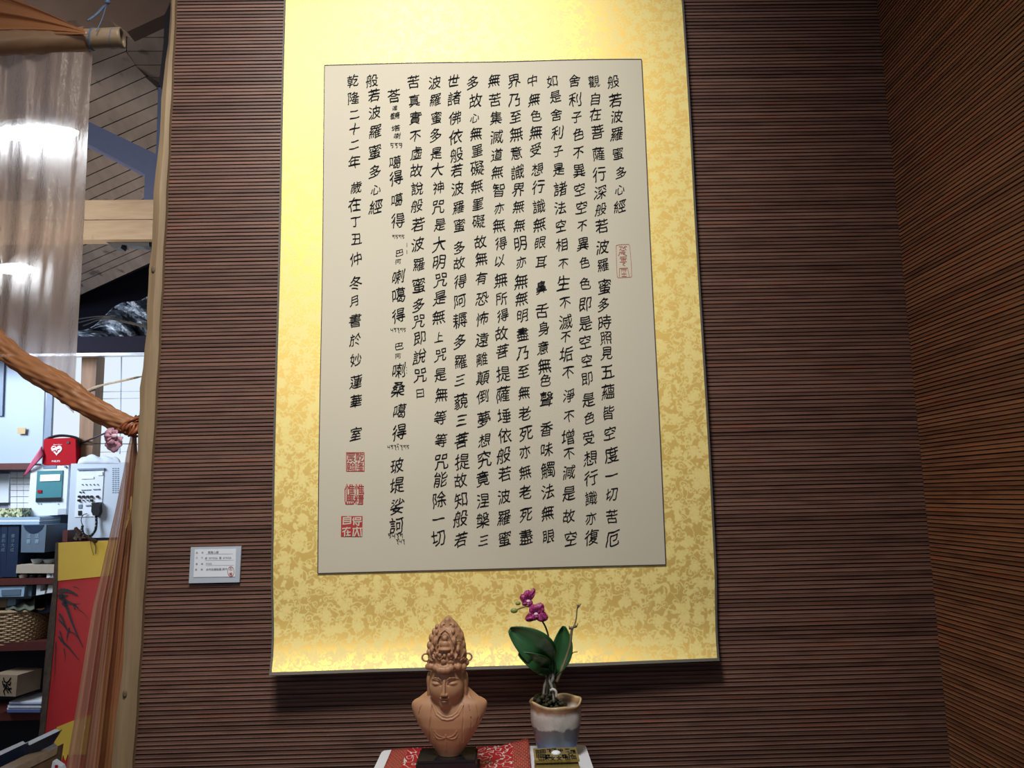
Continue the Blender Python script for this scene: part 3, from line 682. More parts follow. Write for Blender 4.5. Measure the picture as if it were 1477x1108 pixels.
for i in range(40):
    a = 2*math.pi*i/40; hx = 16*math.sin(a)**3; hy = 13*math.cos(a)-5*math.cos(2*a)-2*math.cos(3*a)-math.cos(4*a); hp.append((81.5+hx*.49, 649-hy*.5))
pslab(hp, YP-.008, .003).build('heart_emblem', m_card, t)
mb = MB(); strokes(mb, [[(76.5, 651), (80, 650), (81.5, 653), (83.5, 648.5), (86.5, 648)], [(76, 646), (79, 645)]], lambda x, y: at(x, y, YP-.0085), 1.6); mb.build('heart_line', m_redbag, t)
mb = MB(); a_ = at(74.5, 665.3, YP-.006); put_text(mb, 'PHILIPS', a_, (1, 0, 0), (0, 0, 1), .0135, .01); put_text(mb, 'HeartStart', at(77, 641.4, YP-.006), (1, 0, 0), (0, 0, 1), .0095); mb.build('lettering', m_card, t)
pslab([(96, 637), (100, 637), (100, 640), (96, 640)], YP-.009, .004).build('zip_pull', m_blk, t)
mb = MB(); mb.grid(lambda u, v: at(60-u*27+v*(4-u*1), 643+u*44-v*(-1)*(14-14*u)*(1-u*.2), YP-.01-.02*math.sin(u*4)), 10, 4)
tag(mb.build('strap_band', plain('mauve_strap', (.42, .07, .14), .6), smooth=2, solid=.004), 'mauve strap hanging to the left of the red bag', 'strap')
mb = MB(); mb.grid(lambda u, v: at(112+u*62, 669-(math.sin(math.pi*min(1, max(0, u)))**.45)*(12+2*math.sin(u*8))*math.sin(v*math.pi/1.0)**.7+1.2*math.sin(u*22+v*7)*math.sin(v*3.14), YP-.02+.06*v), 40, 12)
tag(mb.build('folded_cloth', plain('pale_cloth', (.50, .56, .64), .8), smooth=2, solid=.003), 'pale folded cloth lying on top of the grey panel', 'cloth')

# leaning red and yellow painted board
YB = 1.60
t = thing('painted_board', 'leaning red board with black brushwork and yellow ends behind the drape', 'painting')
_q = [at(84, 783, YB), at(64, 1055, YB-.30), at(150, 783, YB)]; nL = (_q[1]-_q[0]).cross(_q[2]-_q[0]).normalized(); nL = nL if nL.y < 0 else -nL
def lean(x, y, d=0): return hit(x, y, _q[0]+nL*d, nL)
def leanslab(poly, d, th): return MB().slab([lean(x, y, d) for x, y in poly], (0, th, 0))
leanslab([(80, 783), (84, 782), (83, 838), (78.5, 913), (75.7, 943), (70, 1001), (64, 1055), (58, 1108), (48, 1108), (57, 1052), (64, 958), (69.5, 904), (76, 850)], .005, .05).build('bark_edge', m_barkwood, t)
leanslab([(84, 783), (175, 779), (168, 1140), (58, 1140), (64, 1055), (70, 1001), (75.7, 943), (78.5, 913), (83, 838)], .0, .03).build('panel', m_red, t)
leanslab([(84, 783), (175, 779), (175, 829), (83, 838)], .004, .004).build('yellow_top', m_yellow, t)
leanslab([(82, 1049), (105, 1040), (165, 1020), (165, 1088), (104, 1089), (100, 1093), (97.5, 1088), (94, 1098), (91, 1089), (88, 1099), (86, 1084), (80, 1090), (82, 1080), (77, 1068)], .006, .004).build('yellow_fringe', m_yellow, t)
mb = MB()
for ln, wd in (([(84, 853), (92, 852), (100, 853), (108, 857), (112, 859)], 7), ([(84, 858), (90, 864), (97, 868), (106, 872), (113, 877)], 6.5), ([(88, 855), (93, 867), (97, 878), (102, 893), (108, 908), (114, 922), (120, 934)], 5), ([(86, 862), (91, 860), (98, 859)], 9), ([(91, 868), (95, 874), (99, 880)], 8),
               ([(84, 893), (92, 902), (99, 910), (107, 914), (113, 922)], 2.5), ([(85, 885), (90, 893), (94, 903), (98, 912)], 3.5), ([(84, 918), (92, 928), (100, 935), (107, 944), (114, 952)], 3), ([(106, 870), (112, 878), (120, 884), (127, 893)], 1.2), ([(105, 846), (112, 848), (117, 852)], 1.2),
               ([(86, 910), (91, 925), (97, 930)], 2), ([(100, 905), (97, 918), (96, 926)], 2.5), ([(80.5, 925), (79.5, 955), (78.5, 983)], 1.6), ([(108, 880), (107, 872), (116, 871)], 2), ([(92, 935), (94, 948), (93, 956)], 1.3)):
    strokes(mb, [ln], lambda x, y: lean(x, y, .0035), wd*1.15, .85)
mb.build('ink_brushwork', plain('blue_black_ink', (.022, .022, .032), .5), t)
t2 = thing('twig_ornament', 'silver wrapped knot and brown twig on the top edge of the painted board', 'ornament')
mb = MB()
for i in range(7): mb.tube([lean(107+i*2, 777+2*math.sin(i*2), .0), lean(110+i*1.7, 770+3*math.cos(i*3), .01)], .004, 6)
mb.build('foil_knot', m_metal, t2)
mb = MB().tube(smoothpath([lean(121, 773, .0), lean(130, 777, .01), lean(139, 781, .01)], 4), [.005]*4+[.007]*5, 7)
mb.tube(smoothpath([lean(134, 781, .012), lean(138, 788, .015), lean(138, 799, .015)], 4), .0018, 5); mb.tube([lean(130, 779, .012), lean(132, 790, .014), lean(135, 801, .014)], .001, 5)
mb.tube([lean(109, 762, .02), lean(117, 772, .02)], .007, 7)
mb.build('twig', plain('brown_twig', (.07, .03, .02), .6), t2)

# books on a sloping display rack, lower left
t = thing('display_rack', 'sloping wooden display rack in the bottom left corner', 'rack')
e0, e1 = at(-30, 1122, .75), at(76, 1070, .95); e2 = at(83.5, 1077, .90); e3 = at(-20, 1128, .70)
MB().slab([e0, e1, e2, e3], (0, -.005, -.02)).build('ledge', m_bamboo, t)
MB().slab([e3, e2, e2+Vector((-.02, .0, -.25)), e3+Vector((0, 0, -.25))], (0, .03, 0)).build('front_board', m_brownpost, t)
for q in (e1, e0): MB().box(q.x-.02, q.x+.01, q.y, q.y+.03, 0, q.z-.02).build('leg', m_brownpost, t)
def booky(name, tl, tr, br_, bl, Y0, Y1, dn, lab, g):
    r = thing(name, lab, 'magazine', g)
    A, B, Cc, D = at(*tl, Y1), at(*tr, Y1), at(*br_, Y0), at(*bl, Y0)
    MB().slab([A, B, Cc, D], (0, .006, -.004)).build('page_block', m_pages, r)
    MB().slab([D, Cc, Cc+Vector(dn), D+Vector(dn)], (0, .012, 0)).build('cover', m_navy, r)
booky('magazine', (-30, 1097), (33, 1069), (37, 1072.5), (-30, 1104), .86, .90, (.00, .02, -.055), 'open magazine at the far left of the sloping rack', 'magazines on the sloping rack')
booky('magazine', (36, 1072), (80, 1051.5), (86.5, 1054), (43, 1075), .86, .90, (-.035, .02, -.045), 'magazine on the sloping rack with its white edge toward the board', 'magazines on the sloping rack')
o = pslab([(76, 1098), (88, 1106), (94, 1125), (70, 1125)], .80, .02).build('paper_tag', m_card); tag(o, 'small white card with a red spot at the bottom edge below the yellow fringe', 'card')
pslab([(79, 1104), (83, 1104), (83, 1108), (79, 1108)], .797, .002).build('red_spot', m_redbag, o)

#@@ DRAPE
# ================================================================== pole, organza, drape
YD = .06
t = thing('bamboo_pole', 'horizontal bamboo pole with a hollow cut end at the upper left', 'pole')
pa, pb = at(-120, 68, YD-.02), at(177, 54.5, YD+.03)
ax = (pb-pa).normalized(); Lp = (pb-pa).length
prof = [(0, .0205), (.55, .0195), (.865, .0192), (.875, .0200), (.885, .0190), (1.0, .0192)]
mb = MB(); path = [pa+ax*(Lp*i/60) for i in range(61)]
mb.tube(path, [lerp(prof, i/60) for i in range(61)], 28, cap=False)
mb.build('culm', m_bamboo, t, smooth=2, solid=.005)
MB().tube([pb-ax*.06, pb-ax*.055], .0165, 20).build('node_wall', m_barkwood, t)
t = thing('blue_twine', 'blue twine tying the bamboo pole up to the soffit', 'twine')
def loop(x, rr=.0215):
    c = pa+ax*((at(x, 57, YD).x-pa.x)/ax.x); b = Vector((0, 1, 0)); b = (b-ax*b.dot(ax)).normalized(); c2 = ax.cross(b)
    return [c+(b*math.cos(2*math.pi*i/24)+c2*math.sin(2*math.pi*i/24))*rr+ax*(.006*math.sin(2*math.pi*i/24)) for i in range(25)]
MB().tube(loop(126), .0022, 6, cap=False).build('lashing', m_twine, t)
MB().tube(loop(154), .0008, 6, cap=False).build('lashing', m_twine, t)
kn_ = at(155, 3, YD)
for a, b, r in (((126, 30), (150, 8), .0016), ((129, 29), (153, 7), .0016), ((139, 45), (153, 9), .0010)):
    MB().tube(smoothpath([at(*a, YD-.005 if a[0] > 130 else YD-.01), at((a[0]+b[0])/2+1, (a[1]+b[1])/2+1, YD), at(*b, YD)], 4), r, 6).build('strand', m_twine, t)
MB().ball(kn_, .005, 1.2, 1, 1, 8).build('knot', m_twine, t, smooth=2)
MB().tube([kn_, at(157, -40, YD)], .002, 6).build('strand', m_twine, t)

dr = thing('orange_drape', 'orange organza drape thrown over the pole and gathered at the post', 'curtain')
# cloth climbing up and out of the frame above the pole
def over(u, v):
    # u along the pole 0 (right, gathered) .. 1 (left) ; v from pole up to the top edge
    x = 126-u*200; yb = 49+u*4; yt = 46-(126-x)*.475; yt = min(yt, yb-1)
    y = yb+(yt-yb)*v
    return at(x, y, YD-.012+.028*v*u*2+.010*math.sin(v*15+u*4)*u+.006*math.sin(v*34+u*9)*u)
MB().grid(over, 40, 36).build('upper_fall', m_orange, dr, smooth=2, solid=.0008)
# sleeve that wraps the pole
mb = MB(); i0 = 0
sl = [pa+ax*(((at(x, 57, YD).x)-pa.x)/ax.x) for x in [-110+6*i for i in range(39)]]
mb.tube(sl, [.0250+.0006*math.sin(i*1.7)+.003*max(0, (20-i)/20) for i in range(len(sl))], 24, cap=False, fl=lambda u, q: 1+.02*math.sin(q*6+u*20))
mb.build('sleeve', organza('tan_organza', (.60, .36, .20), .30, .3, .08, .35), dr, smooth=2)
# pale hanging sheet
redge = [(74, 134), (130, 129.5), (200, 126), (300, 121.5), (380, 117), (440, 113), (520, 109), (600, 105)]
def sheet(u, v):
    ytop = 79-u*4; x0 = -140; xr = lerp(redge, 74+v*500)
    x = x0+(xr-x0)*u; ybot = 470+max(0, x)*1.0+(20 if x > 0 else 0)
    y = ytop+(ybot-ytop)*v
    f = .014*math.sin(u*19+1.5*math.sin(v*2.3)+1)*(.5+.5*math.sin(u*7+v))+.006*math.sin(u*47+v*2+2*math.sin(v*3+u*5))*(.3+.7*abs(math.sin(u*6+1)))+.0015*math.sin(u*110+v*5)*math.sin(v*6+u*9)+.004*math.sin(v*11+u*13)
    return at(x, y, YD+.020+f*(1-.3*v))
MB().grid(sheet, 130, 60).build('hanging_sheet', m_sheet, dr, smooth=2)
# gathered swag
cl = smoothpath([at(x, y, YD+d) for x, y, d in ((-90, 400, .02), (-35, 462, .02), (0, 497, .015), (25, 519, .01), (60, 541, .0), (93, 560, .0), (115, 577, .0), (150, 598, .0), (180, 612, .0), (197, 619, .0))], 14)
rad = [lerp([(0, .024), (.2, .021), (.35, .021), (.6, .0235), (.75, .021), (.88, .0185), (.95, .018), (1, .006)], i/(len(cl)-1)) for i in range(len(cl))]
MB().tube(cl, rad, 64, flat=.8, fl=lambda u, q: 1+.06*math.sin(q*4+u*17)+.05*math.sin(q*7-u*29)+.045*math.sin(q*13+u*41)+.03*math.sin(q*3+u*115+math.sin(q*5))).build('swag', m_orange2, dr, smooth=2)
kr = MB()
for i in range(7):
    c = at(187+i*1.8, 612+i*1.9, YD); e1_ = Vector((.62, 0, .78)); rr_ = .0175-.0012*i
    kr.tube([c+e1_*(math.cos(q*.393)*rr_)+Vector((0, -1, 0))*(math.sin(q*.393)*rr_*.9)+Vector((.004*math.sin(q*.8+i), 0, -.003*math.cos(q*.6+i*2))) for q in range(17)], [.0030+.0012*math.sin(q*1.1+i*2) for q in range(17)], 7, cap=False)
kr.build('knot', organza('rust_organza', (.50, .15, .06), .04, .3, .06, .4), dr, smooth=2)
# falling tail
tl = [(628, 189, 197), (650, 183, 197), (680, 178, 195.5), (740, 165.5, 191), (790, 154, 187), (830, 145, 184), (870, 135, 181), (930, 125, 178), (1010, 112, 171), (1080, 100, 166), (1120, 94, 162), (1400, 60, 150), (1600, 40, 140)]
Lt = [(a, b) for a, b, c in tl]; Rt_ = [(a, c+min(7, (a-628)*.05)) for a, b, c in tl]
def tail(off, x_in=0.0, x_out=1.0):
    def f(u, v):
        y = 620+v*900; a = lerp(Lt, y); b = lerp(Rt_, y); x = a+(b-a)*(x_in+(x_out-x_in)*u)
        d = min(1, .15+v*3)
        return at(x, y, YD+off+d*(.013*math.sin(u*8+v*2+1)+.005*math.sin(u*17-v*4)+.0015*math.sin(u*41+v*3)))
    return f
MB().grid(tail(.0, .0, .62), 60, 60).build('tail', organza('tail_organza', (.60, .33, .22), .22, .35, .10, .3), dr, smooth=2)
MB().grid(tail(.018, .34), 50, 60).build('inner_layer', organza('inner_organza', (.46, .20, .09), .03, .35, .05, .4), dr, smooth=2)
mb = MB()
for k_ in range(3):
    mb.tube(smoothpath([at(190-k_*.5, 716, YD-.022), at(189-k_*1.5, 735+k_*3, YD-.022), at(184-k_, 750+k_*2, YD-.022), at(179+k_*.8, 766-k_, YD-.022), at(183+k_, 752, YD-.022), at(186+k_, 735, YD-.022)], 5), .0005, 5)
mb.build('gold_strand', m_gold, dr)
# pink fabric flower
t = thing('pink_flower', 'pink fabric flower tied under the knot of the orange drape', 'flower')
fc0 = at(172, 631, YD-.012)
for i, (a0, rr) in enumerate(((2.75, .024), (3.7, .021), (4.55, .029), (5.4, .019), (1.5, .013), (4.1, .017), (3.1, .015))):
    mb = MB()
    def pf(u, v, a0=a0, rr=rr, i=i):
        a = a0+(v-.5)*1.75; r = rr*u*(1+.06*math.sin(v*10+i)+.03*math.sin(v*31+i*2)*u)*(.75+.25*math.sin(math.pi*v))
        return fc0+Vector((math.cos(a)*r*1.05, -.004-.0022*i-.009*math.sin(u*2.2)+.0025*math.sin(v*11+i)*u, math.sin(a)*r))
    mb.grid(pf, 8, 16); mb.build('petal', m_pink, t, smooth=2, solid=.0006)
MB().ball(fc0+Vector((.002, -.024, .001)), .0050, 1.3, .6, .9, 8).build('flower_centre', plain('white_pink', (.85, .62, .72), .6), t, smooth=2)

#@@ SCROLL
# ================================================================== hanging scroll
SX0, SX1 = -.4205, .396
PX0, PX1, PZ0, PZ1 = -.3380, .3045, 1.2195, 2.2240
SZ0 = 1.052
def sy(x, z, off=0):
    y = -.016 - .003*math.sin(x*5+z*3) - .0025*math.sin(z*9+1)-.0012*math.sin(x*17+z*2)
    q = max(0, (1.175-z)/.125); cx = (x+.42)/.83
    y -= (.031-.014*max(0, cx-.7)*3)*q**3
    y -= .0022*q*math.sin(x*11+.8)
    if z > 2.355: y += .9*(z-2.355)**2*4-.0
    y = min(y, -.0055)
    return y-off
def xw(x, z): return x*(1-.022*min(1, max(0, (1.22-z)/.17))**1.5)
scroll = thing('hanging_scroll', 'tall calligraphy scroll mounted on gold damask silk, hanging on the slatted wall', 'scroll')
nx, nz = 60, 150
def zmap(v): return SZ0+(2.62-SZ0)*(v**1.15)
MB().grid(lambda u, v: (xw(SX0+(SX1-SX0)*u, zmap(v)), sy(SX0+(SX1-SX0)*u, zmap(v)), zmap(v)), nx, nz).build('silk_mount', m_silk, scroll, smooth=2)
ed = MB()
def bord(a, b, n_, wd, off=.0018):
    for i in range(n_):
        p, q = [Vector((a[0]+(b[0]-a[0])*t_, 0, a[1]+(b[1]-a[1])*t_)) for t_ in (i/n_, (i+1)/n_)]
        d = (q-p).normalized(); n = Vector((-d.z, 0, d.x))*wd
        vs = [p-n, q-n, q+n, p+n]; ed.slab([(xw(k_.x, k_.z), sy(k_.x, k_.z, off), k_.z) for k_ in vs], (0, .0016, 0))
bord((SX0-.001, SZ0-.001), (SX0-.001, 2.60), 60, .0018); bord((SX1+.001, SZ0-.001), (SX1+.001, 2.60), 60, .0018); bord((SX0-.003, SZ0-.001), (SX1+.003, SZ0-.001), 24, .0022)
ed.build('edge_piping', m_edge, scroll)
rod = MB().tube([(SX0-.03, -.03, 2.63), (SX1+.03, -.03, 2.63)], .013, 16); rod.build('top_rod', m_lacquer, scroll, smooth=True)
MB().tube([(-.2, -.03, 2.64), (0, -.015, 2.74), (.2, -.03, 2.64)], .002, 6).build('hanging_cord', m_edge, scroll)
paper = MB().grid(lambda u, v: (PX0+(PX1-PX0)*u, sy(PX0+(PX1-PX0)*u, PZ0+(PZ1-PZ0)*v, .0016), PZ0+(PZ1-PZ0)*v), 60, 130).build('paper_panel', m_paper, scroll, smooth=2)
ed = MB(); bord((PX0, PZ0), (PX0, PZ1), 40, .0007, .0024); bord((PX1, PZ0), (PX1, PZ1), 40, .0007, .0024); bord((PX0, PZ0), (PX1, PZ0), 20, .0007, .0024); bord((PX0, PZ1), (PX1, PZ1), 20, .0007, .0024)
ed.build('border_line', m_line, paper)

COLS = [
 ("般若波羅蜜多心經", [(884, 120), (886.5, 147), (889, 170), (889, 195), (891, 223), (895, 250), (894, 274), (894, 298)]),
 ("觀自在菩薩行深般若波羅蜜多時照見五蘊皆空度一切苦厄", [(856, 120), (858, 145), (858, 167), (861, 192), (863, 223), (864, 252), (865.5, 278), (866.5, 302), (868, 326), (869, 356), (870, 382), (872, 413), (871, 439), (872, 465), (874, 487), (875, 509), (876, 536), (877, 565), (878, 595), (879.5, 625), (882, 656), (882, 686), (882, 713), (883, 745), (884, 777)]),
 ("舍利子色不異空空異色色即是空空即是色受想行識亦復", None),
]
def zs_(sp):
    o = []
    for org, pts in sp:
        for x, y in pts: o.append((org[0]+x/4.262, org[1]+y/4.262))
    return o
A, B, C_, D_, E_, F_ = (450, 80), (700, 80), (450, 330), (700, 330), (450, 580), (700, 580)
COLS = COLS[:2]+[
 ("舍利子色不異空空不異色色即是空空即是色受想行識亦復", zs_([(B, [(545, 165), (550, 280), (560, 385), (570, 490), (570, 600), (575, 710), (580, 825), (590, 935), (595, 1045)]), (D_, [(600, 90), (610, 205), (615, 335), (615, 460), (615, 580), (615, 695), (625, 810), (625, 920), (635, 1050)]), (F_, [(640, 95), (635, 220), (645, 345), (650, 465), (650, 590), (650, 715), (655, 830)])])),
 ("如是舍利子是諸法空相不生不滅不垢不淨不增不減是故空", zs_([(B, [(410, 165), (430, 260), (435, 370), (440, 480), (445, 590), (450, 700), (460, 820), (460, 935), (465, 1045)]), (D_, [(470, 95), (480, 210), (480, 330), (490, 450), (495, 570), (495, 660), (500, 770), (510, 880), (515, 1025)]), (F_, [(515, 85), (510, 215), (515, 315), (515, 430), (515, 560), (515, 700), (525, 840)])])),
 ("中無色無受想行識無眼耳鼻舌身意無色聲香味觸法無眼", zs_([(B, [(290, 160), (300, 275), (310, 375), (310, 475), (310, 580), (320, 700), (325, 805), (330, 925), (335, 1035)]), (D_, [(340, 80), (345, 200), (345, 355), (350, 500), (360, 610), (355, 730), (365, 840), (370, 930), (375, 1045)]), (F_, [(375, 165), (380, 290), (385, 415), (385, 550), (385, 680), (390, 825)])])),
 ("界乃至無意識界無無明亦無無明盡乃至無老死亦無老死盡", zs_([(B, [(175, 160), (178, 275), (185, 380), (190, 485), (190, 600), (200, 715), (205, 820), (205, 925), (210, 1040)]), (D_, [(215, 85), (220, 200), (220, 320), (225, 425), (230, 530), (230, 645), (230, 760), (235, 875), (240, 1005)]), (F_, [(240, 70), (250, 190), (245, 305), (245, 430), (245, 555), (250, 690), (250, 830)])])),
 ("無苦集滅道無智亦無得以無所得故菩提薩埵依般若波羅蜜", zs_([(B, [(55, 155), (60, 275), (65, 385), (70, 500), (70, 610), (75, 715), (80, 825), (85, 935), (85, 1040)]), (D_, [(95, 85), (90, 190), (95, 310), (100, 425), (105, 530), (100, 640), (105, 750), (110, 890), (110, 1015)]), (F_, [(115, 85), (120, 205), (115, 325), (120, 440), (115, 580), (115, 710), (120, 840)])])),
 ("多故心無罣礙無罣礙故無有恐怖遠離顛倒夢想究竟涅槃三", zs_([(A, [(990, 170), (1005, 280), (1000, 385), (1010, 480), (1015, 585), (1015, 690), (1015, 800), (1020, 910), (1025, 1015)]), (C_, [(1035, 75), (1040, 180), (1040, 300), (1045, 425), (1045, 550), (1045, 680), (1045, 800), (1050, 915), (1050, 1030)]), (E_, [(1055, 105), (1060, 235), (1060, 350), (1050, 470), (1050, 605), (1050, 725), (1055, 850)])])),
 ("世諸佛依般若波羅蜜多故得阿耨多羅三藐三菩提故知般若", zs_([(A, [(870, 160), (875, 265), (880, 385), (885, 500), (890, 610), (890, 705), (895, 815), (900, 930), (905, 1040)]), (C_, [(905, 110), (905, 205), (910, 320), (910, 440), (910, 560), (910, 690), (915, 815), (910, 930), (915, 1060)]), (E_, [(920, 110), (920, 235), (925, 365), (915, 480), (915, 600), (915, 715), (915, 845)])])),
 ("波羅蜜多是大神咒是大明咒是無上咒是無等等咒能除一切", zs_([(A, [(755, 170), (760, 275), (765, 385), (760, 490), (765, 600), (770, 700), (775, 810), (775, 925), (785, 1035)]), (C_, [(780, 90), (780, 200), (790, 310), (785, 420), (780, 540), (780, 665), (790, 775), (790, 895), (795, 1020)]), (E_, [(790, 95), (795, 235), (795, 365), (790, 475), (785, 600), (780, 720), (775, 835)])])),
 ("苦真實不虛故說般若波羅蜜多咒即說咒曰", zs_([(A, [(625, 165), (630, 280), (635, 385), (635, 495), (640, 600), (640, 705), (645, 815), (645, 920), (650, 1035)]), (C_, [(650, 90), (655, 215), (655, 345), (655, 465), (655, 565), (660, 670), (660, 785), (665, 900), (665, 1010)])])),
 ("荅噶得噶得喇噶得喇桑噶得玻堤娑訶", zs_([(A, [(505, 250), (510, 655), (515, 750), (520, 885), (525, 1010)]), (C_, [(530, 290), (530, 405), (530, 530), (535, 870), (530, 985)]), (E_, [(540, 55), (535, 185), (525, 390), (525, 510), (525, 640), (520, 760)])])),
 ("般若波羅蜜多心經", zs_([(A, [(370, 155), (380, 245), (385, 350), (390, 465), (385, 590), (385, 710), (390, 820), (390, 925)])])),
 ("乾隆二十二年歲在丁丑仲冬月書於妙蓮華室", zs_([(A, [(250, 155), (255, 260), (260, 360), (260, 450), (260, 545), (260, 650), (270, 805), (260, 910), (265, 1015)]), (C_, [(270, 55), (265, 180), (265, 330), (255, 440), (265, 560), (265, 680), (270, 805), (270, 940), (270, 1060)]), (E_, [(270, 195)])])),
]
COLS[11] = ("荅噶得噶得喇噶得喇桑噶得玻堤娑訶", COLS[11][1])
SMALL = {'心': .78, '一': .95, '二': .8, '三': .85, '曰': .75, '子': .85, '日': .75, '色': .9, '中': .85, '不': .85, '上': .8, '丁': .8, '月': .8, '亦': .85, '以': .8, '空': .95}
PAPER_OFF = .0023
def on_paper(x, z, off=PAPER_OFF): return (x, sy(x, z, off), z)
_loops = {}
def outline(ch, off):
    """closed outlines of a character at a given weight: the same points in the same order whatever the weight"""
    if (ch, off) not in _loops:
        fc.body = ch; fc.offset = off; fc.fill_mode = 'NONE' if hasattr(fc, 'fill_mode') else fc.fill_mode
        dg = bpy.context.evaluated_depsgraph_get(); dg.update()
        me = bpy.data.meshes.new_from_object(fo.evaluated_get(dg))
        nb = {}
        for e in me.edges: nb.setdefault(e.vertices[0], []).append(e.vertices[1]); nb.setdefault(e.vertices[1], []).append(e.vertices[0])
        seen = set(); loops = []
        for i in range(len(me.vertices)):
            if i in seen or i not in nb: continue
            lp_, cur, prev = [i], i, None; seen.add(i)
            while True:
                nx_ = [q for q in nb[cur] if q != prev and q not in seen]
                if not nx_: break
                q = min(nx_) if len(lp_) == 1 else nx_[0]
                lp_.append(q); seen.add(q); prev, cur = cur, q
            loops.append(np.array([me.vertices[k_].co[:2] for k_ in lp_]))
        _loops[(ch, off)] = loops; bpy.data.meshes.remove(me); fc.fill_mode = 'FRONT'
    return _loops[(ch, off)]
from mathutils.geometry import tessellate_polygon
def brush(ch, lo, hi, rr):
    """a character whose strokes swell and thin like a brush line"""
    A0, A1 = outline(ch, lo), outline(ch, hi); loops = []
    c0 = glyph(ch, 0.0); allv = np.vstack(A1); ctr = np.array([(allv[:, 0].max()+allv[:, 0].min())/2, .38])
    ph = [rr.random()*6.28 for _ in range(3)]
    for l0, l1 in zip(A0, A1):
        out = []
        n = len(l1)
        for i in range(n):
            p0, q0, p1, q1 = l0[i], l0[(i+1) % n], l1[i], l1[(i+1) % n]; L = math.hypot(*(q1-p1)); m = max(1, int(L/.11))
            for j in range(m):
                u = j/m; a_, b_ = p0+(q0-p0)*u, p1+(q1-p1)*u
                x, y = b_-ctr
                t = .5+.34*math.sin(x*11+y*4+ph[0])+.26*math.sin(y*12-x*5+ph[1])
                out.append(a_+(b_-a_)*max(0, min(1, t))-ctr)
        loops.append(out)
    def inside(p, l):
        c = False
        for (x0, y0), (x1, y1) in zip(l, list(l[1:])+[l[0]]):
            if (y0 > p[1]) != (y1 > p[1]) and p[0] < (x1-x0)*(p[1]-y0)/(y1-y0)+x0: c = not c
        return c
    ar = [abs(sum(a[0]*b[1]-b[0]*a[1] for a, b in zip(l, l[1:]+[l[0]]))) for l in loops]
    par = []
    for i, l in enumerate(loops):
        cont = [j for j, o_ in enumerate(loops) if j != i and ar[j] > ar[i] and inside(l[0], o_)]
        par.append(cont)
    start = np.cumsum([0]+[len(l) for l in loops]); tri = []
    for i, l in enumerate(loops):
        if len(par[i]) % 2: continue
        grp = [i]+[j for j in range(len(loops)) if len(par[j]) == len(par[i])+1 and i in par[j]]
        idx = [start[g]+q for g in grp for q in range(len(loops[g]))]
        for f in tessellate_polygon([[Vector((p[0], p[1], 0)) for p in loops[g]] for g in grp]): tri.append(tuple(int(idx[q]) for q in f))
    return np.array([p for l in loops for p in l]), tri
def inkchar(mb, ch, pxy, size, r, off=None, sx=1.0, sz=1.0):
    p = at(pxy[0], pxy[1], -.018); off = off if off is not None else r.choice([-.003, .0, .008])
    lo, hi = off-.026, off+.016
    v, f = brush(ch, round(lo, 4), round(hi, 4), r)
    sh = .17+r.uniform(-.04, .07); s = size*SMALL.get(ch, 1)*r.uniform(.86, 1.04); a1, a2 = r.random()*6, r.random()*6
    pts = []
    for x, y in v:
        xx = x*.94+.035*math.sin(y*5+a1)+.018*math.sin(y*13+x*6+a2)+.05*y; yy = y*1.08+sh*x+.03*math.sin(x*7+a2)
        X = p.x+xx*s*sx*.98; Z = p.z+yy*s*sz*.97; pts.append(on_paper(X, Z))
    mb.add(pts, f)
for ci, (txt, pos) in enumerate(COLS):
    r = random.Random(100+ci); mb = MB()
    assert len(txt) == len(pos), (ci, len(txt), len(pos))
    for ch, p in zip(txt, pos): inkchar(mb, ch, p, .0300 if ci < 13 else .0290, r)
    if ci == 11:   # compound transliteration characters and small script
        for ch, p, sx, sz in (('達', (569.7, 156), .5, .45), ('鶴', (570, 167), .85, .55), ('塔', (571, 185), .85, .55), ('喇', (573, 196), .6, .5), ('巴', (576, 363.5), .75, .55), ('阿', (574, 376), .55, .42), ('巴', (576, 499), .75, .55), ('阿', (574, 513), .55, .42)):
            inkchar(mb, ch, p, .0270, r, -.004, sx, sz)
        G = {'d': [[(0, 9), (7, 9)], [(1.5, 9), (1, 5), (5, 5.5), (6, 2.5), (3.5, 0)]], 't': [[(0, 9), (7, 9)], [(5, 9), (2, 6), (5.5, 5), (6, 2), (4, 0)]], 'y': [[(0, 9), (7, 9), (6.5, 3), (4.5, 0)], [(1, 9), (1.5, 5.5), (6.5, 5.5)]],
             'g': [[(0, 8.5), (6.5, 9), (6.5, 0)], [(1, 8.5), (1.4, 5), (3.4, 4.8), (3.3, 7.5)]], 's': [[(.5, 8.5), (.8, 4), (6, 4.5)], [(6.5, 9), (6.2, 0)]], 'r': [[(0, 9), (6, 9), (3, 6), (6, 4.5), (4.5, 0), (7, -3)]], 'm': [[(0, 4), (2, 8), (4, 4), (4, -2)], [(0, 11), (3, 13), (5, 11)]]}
        for word, (cx, cy), hh in (('dty', (572, 210), 6.5), ('gdgd', (574.5, 340.5), 5), ('strgd', (574.5, 475.5), 5), ('strmrgd', (575, 645), 5), ('dsrg', (571, 773), 6), ('rsr', (578, 781), 5)):
            wch = hh*.92; x0 = cx-len(word)*wch/2
            for i, g in enumerate(word):
                strokes(mb, G[g], lambda x, y, x0=x0, i=i, cy=cy, hh=hh, wch=wch: (lambda q: on_paper(q.x, q.z))(at(x0+i*wch+x*wch/9, cy+hh/2-y*hh/9, -.018)), 1.15)
        for y in (350, 360, 529.5, 533.5, 537.5):
            strokes(mb, [[(0, 0), (0, 1.5)]], lambda x, yy, y=y: (lambda q: on_paper(q.x, q.z))(at(586.5+x, y+yy*(3 if y < 400 else .6), -.018)), .7)
    mb.build('ink_column', m_ink, paper)
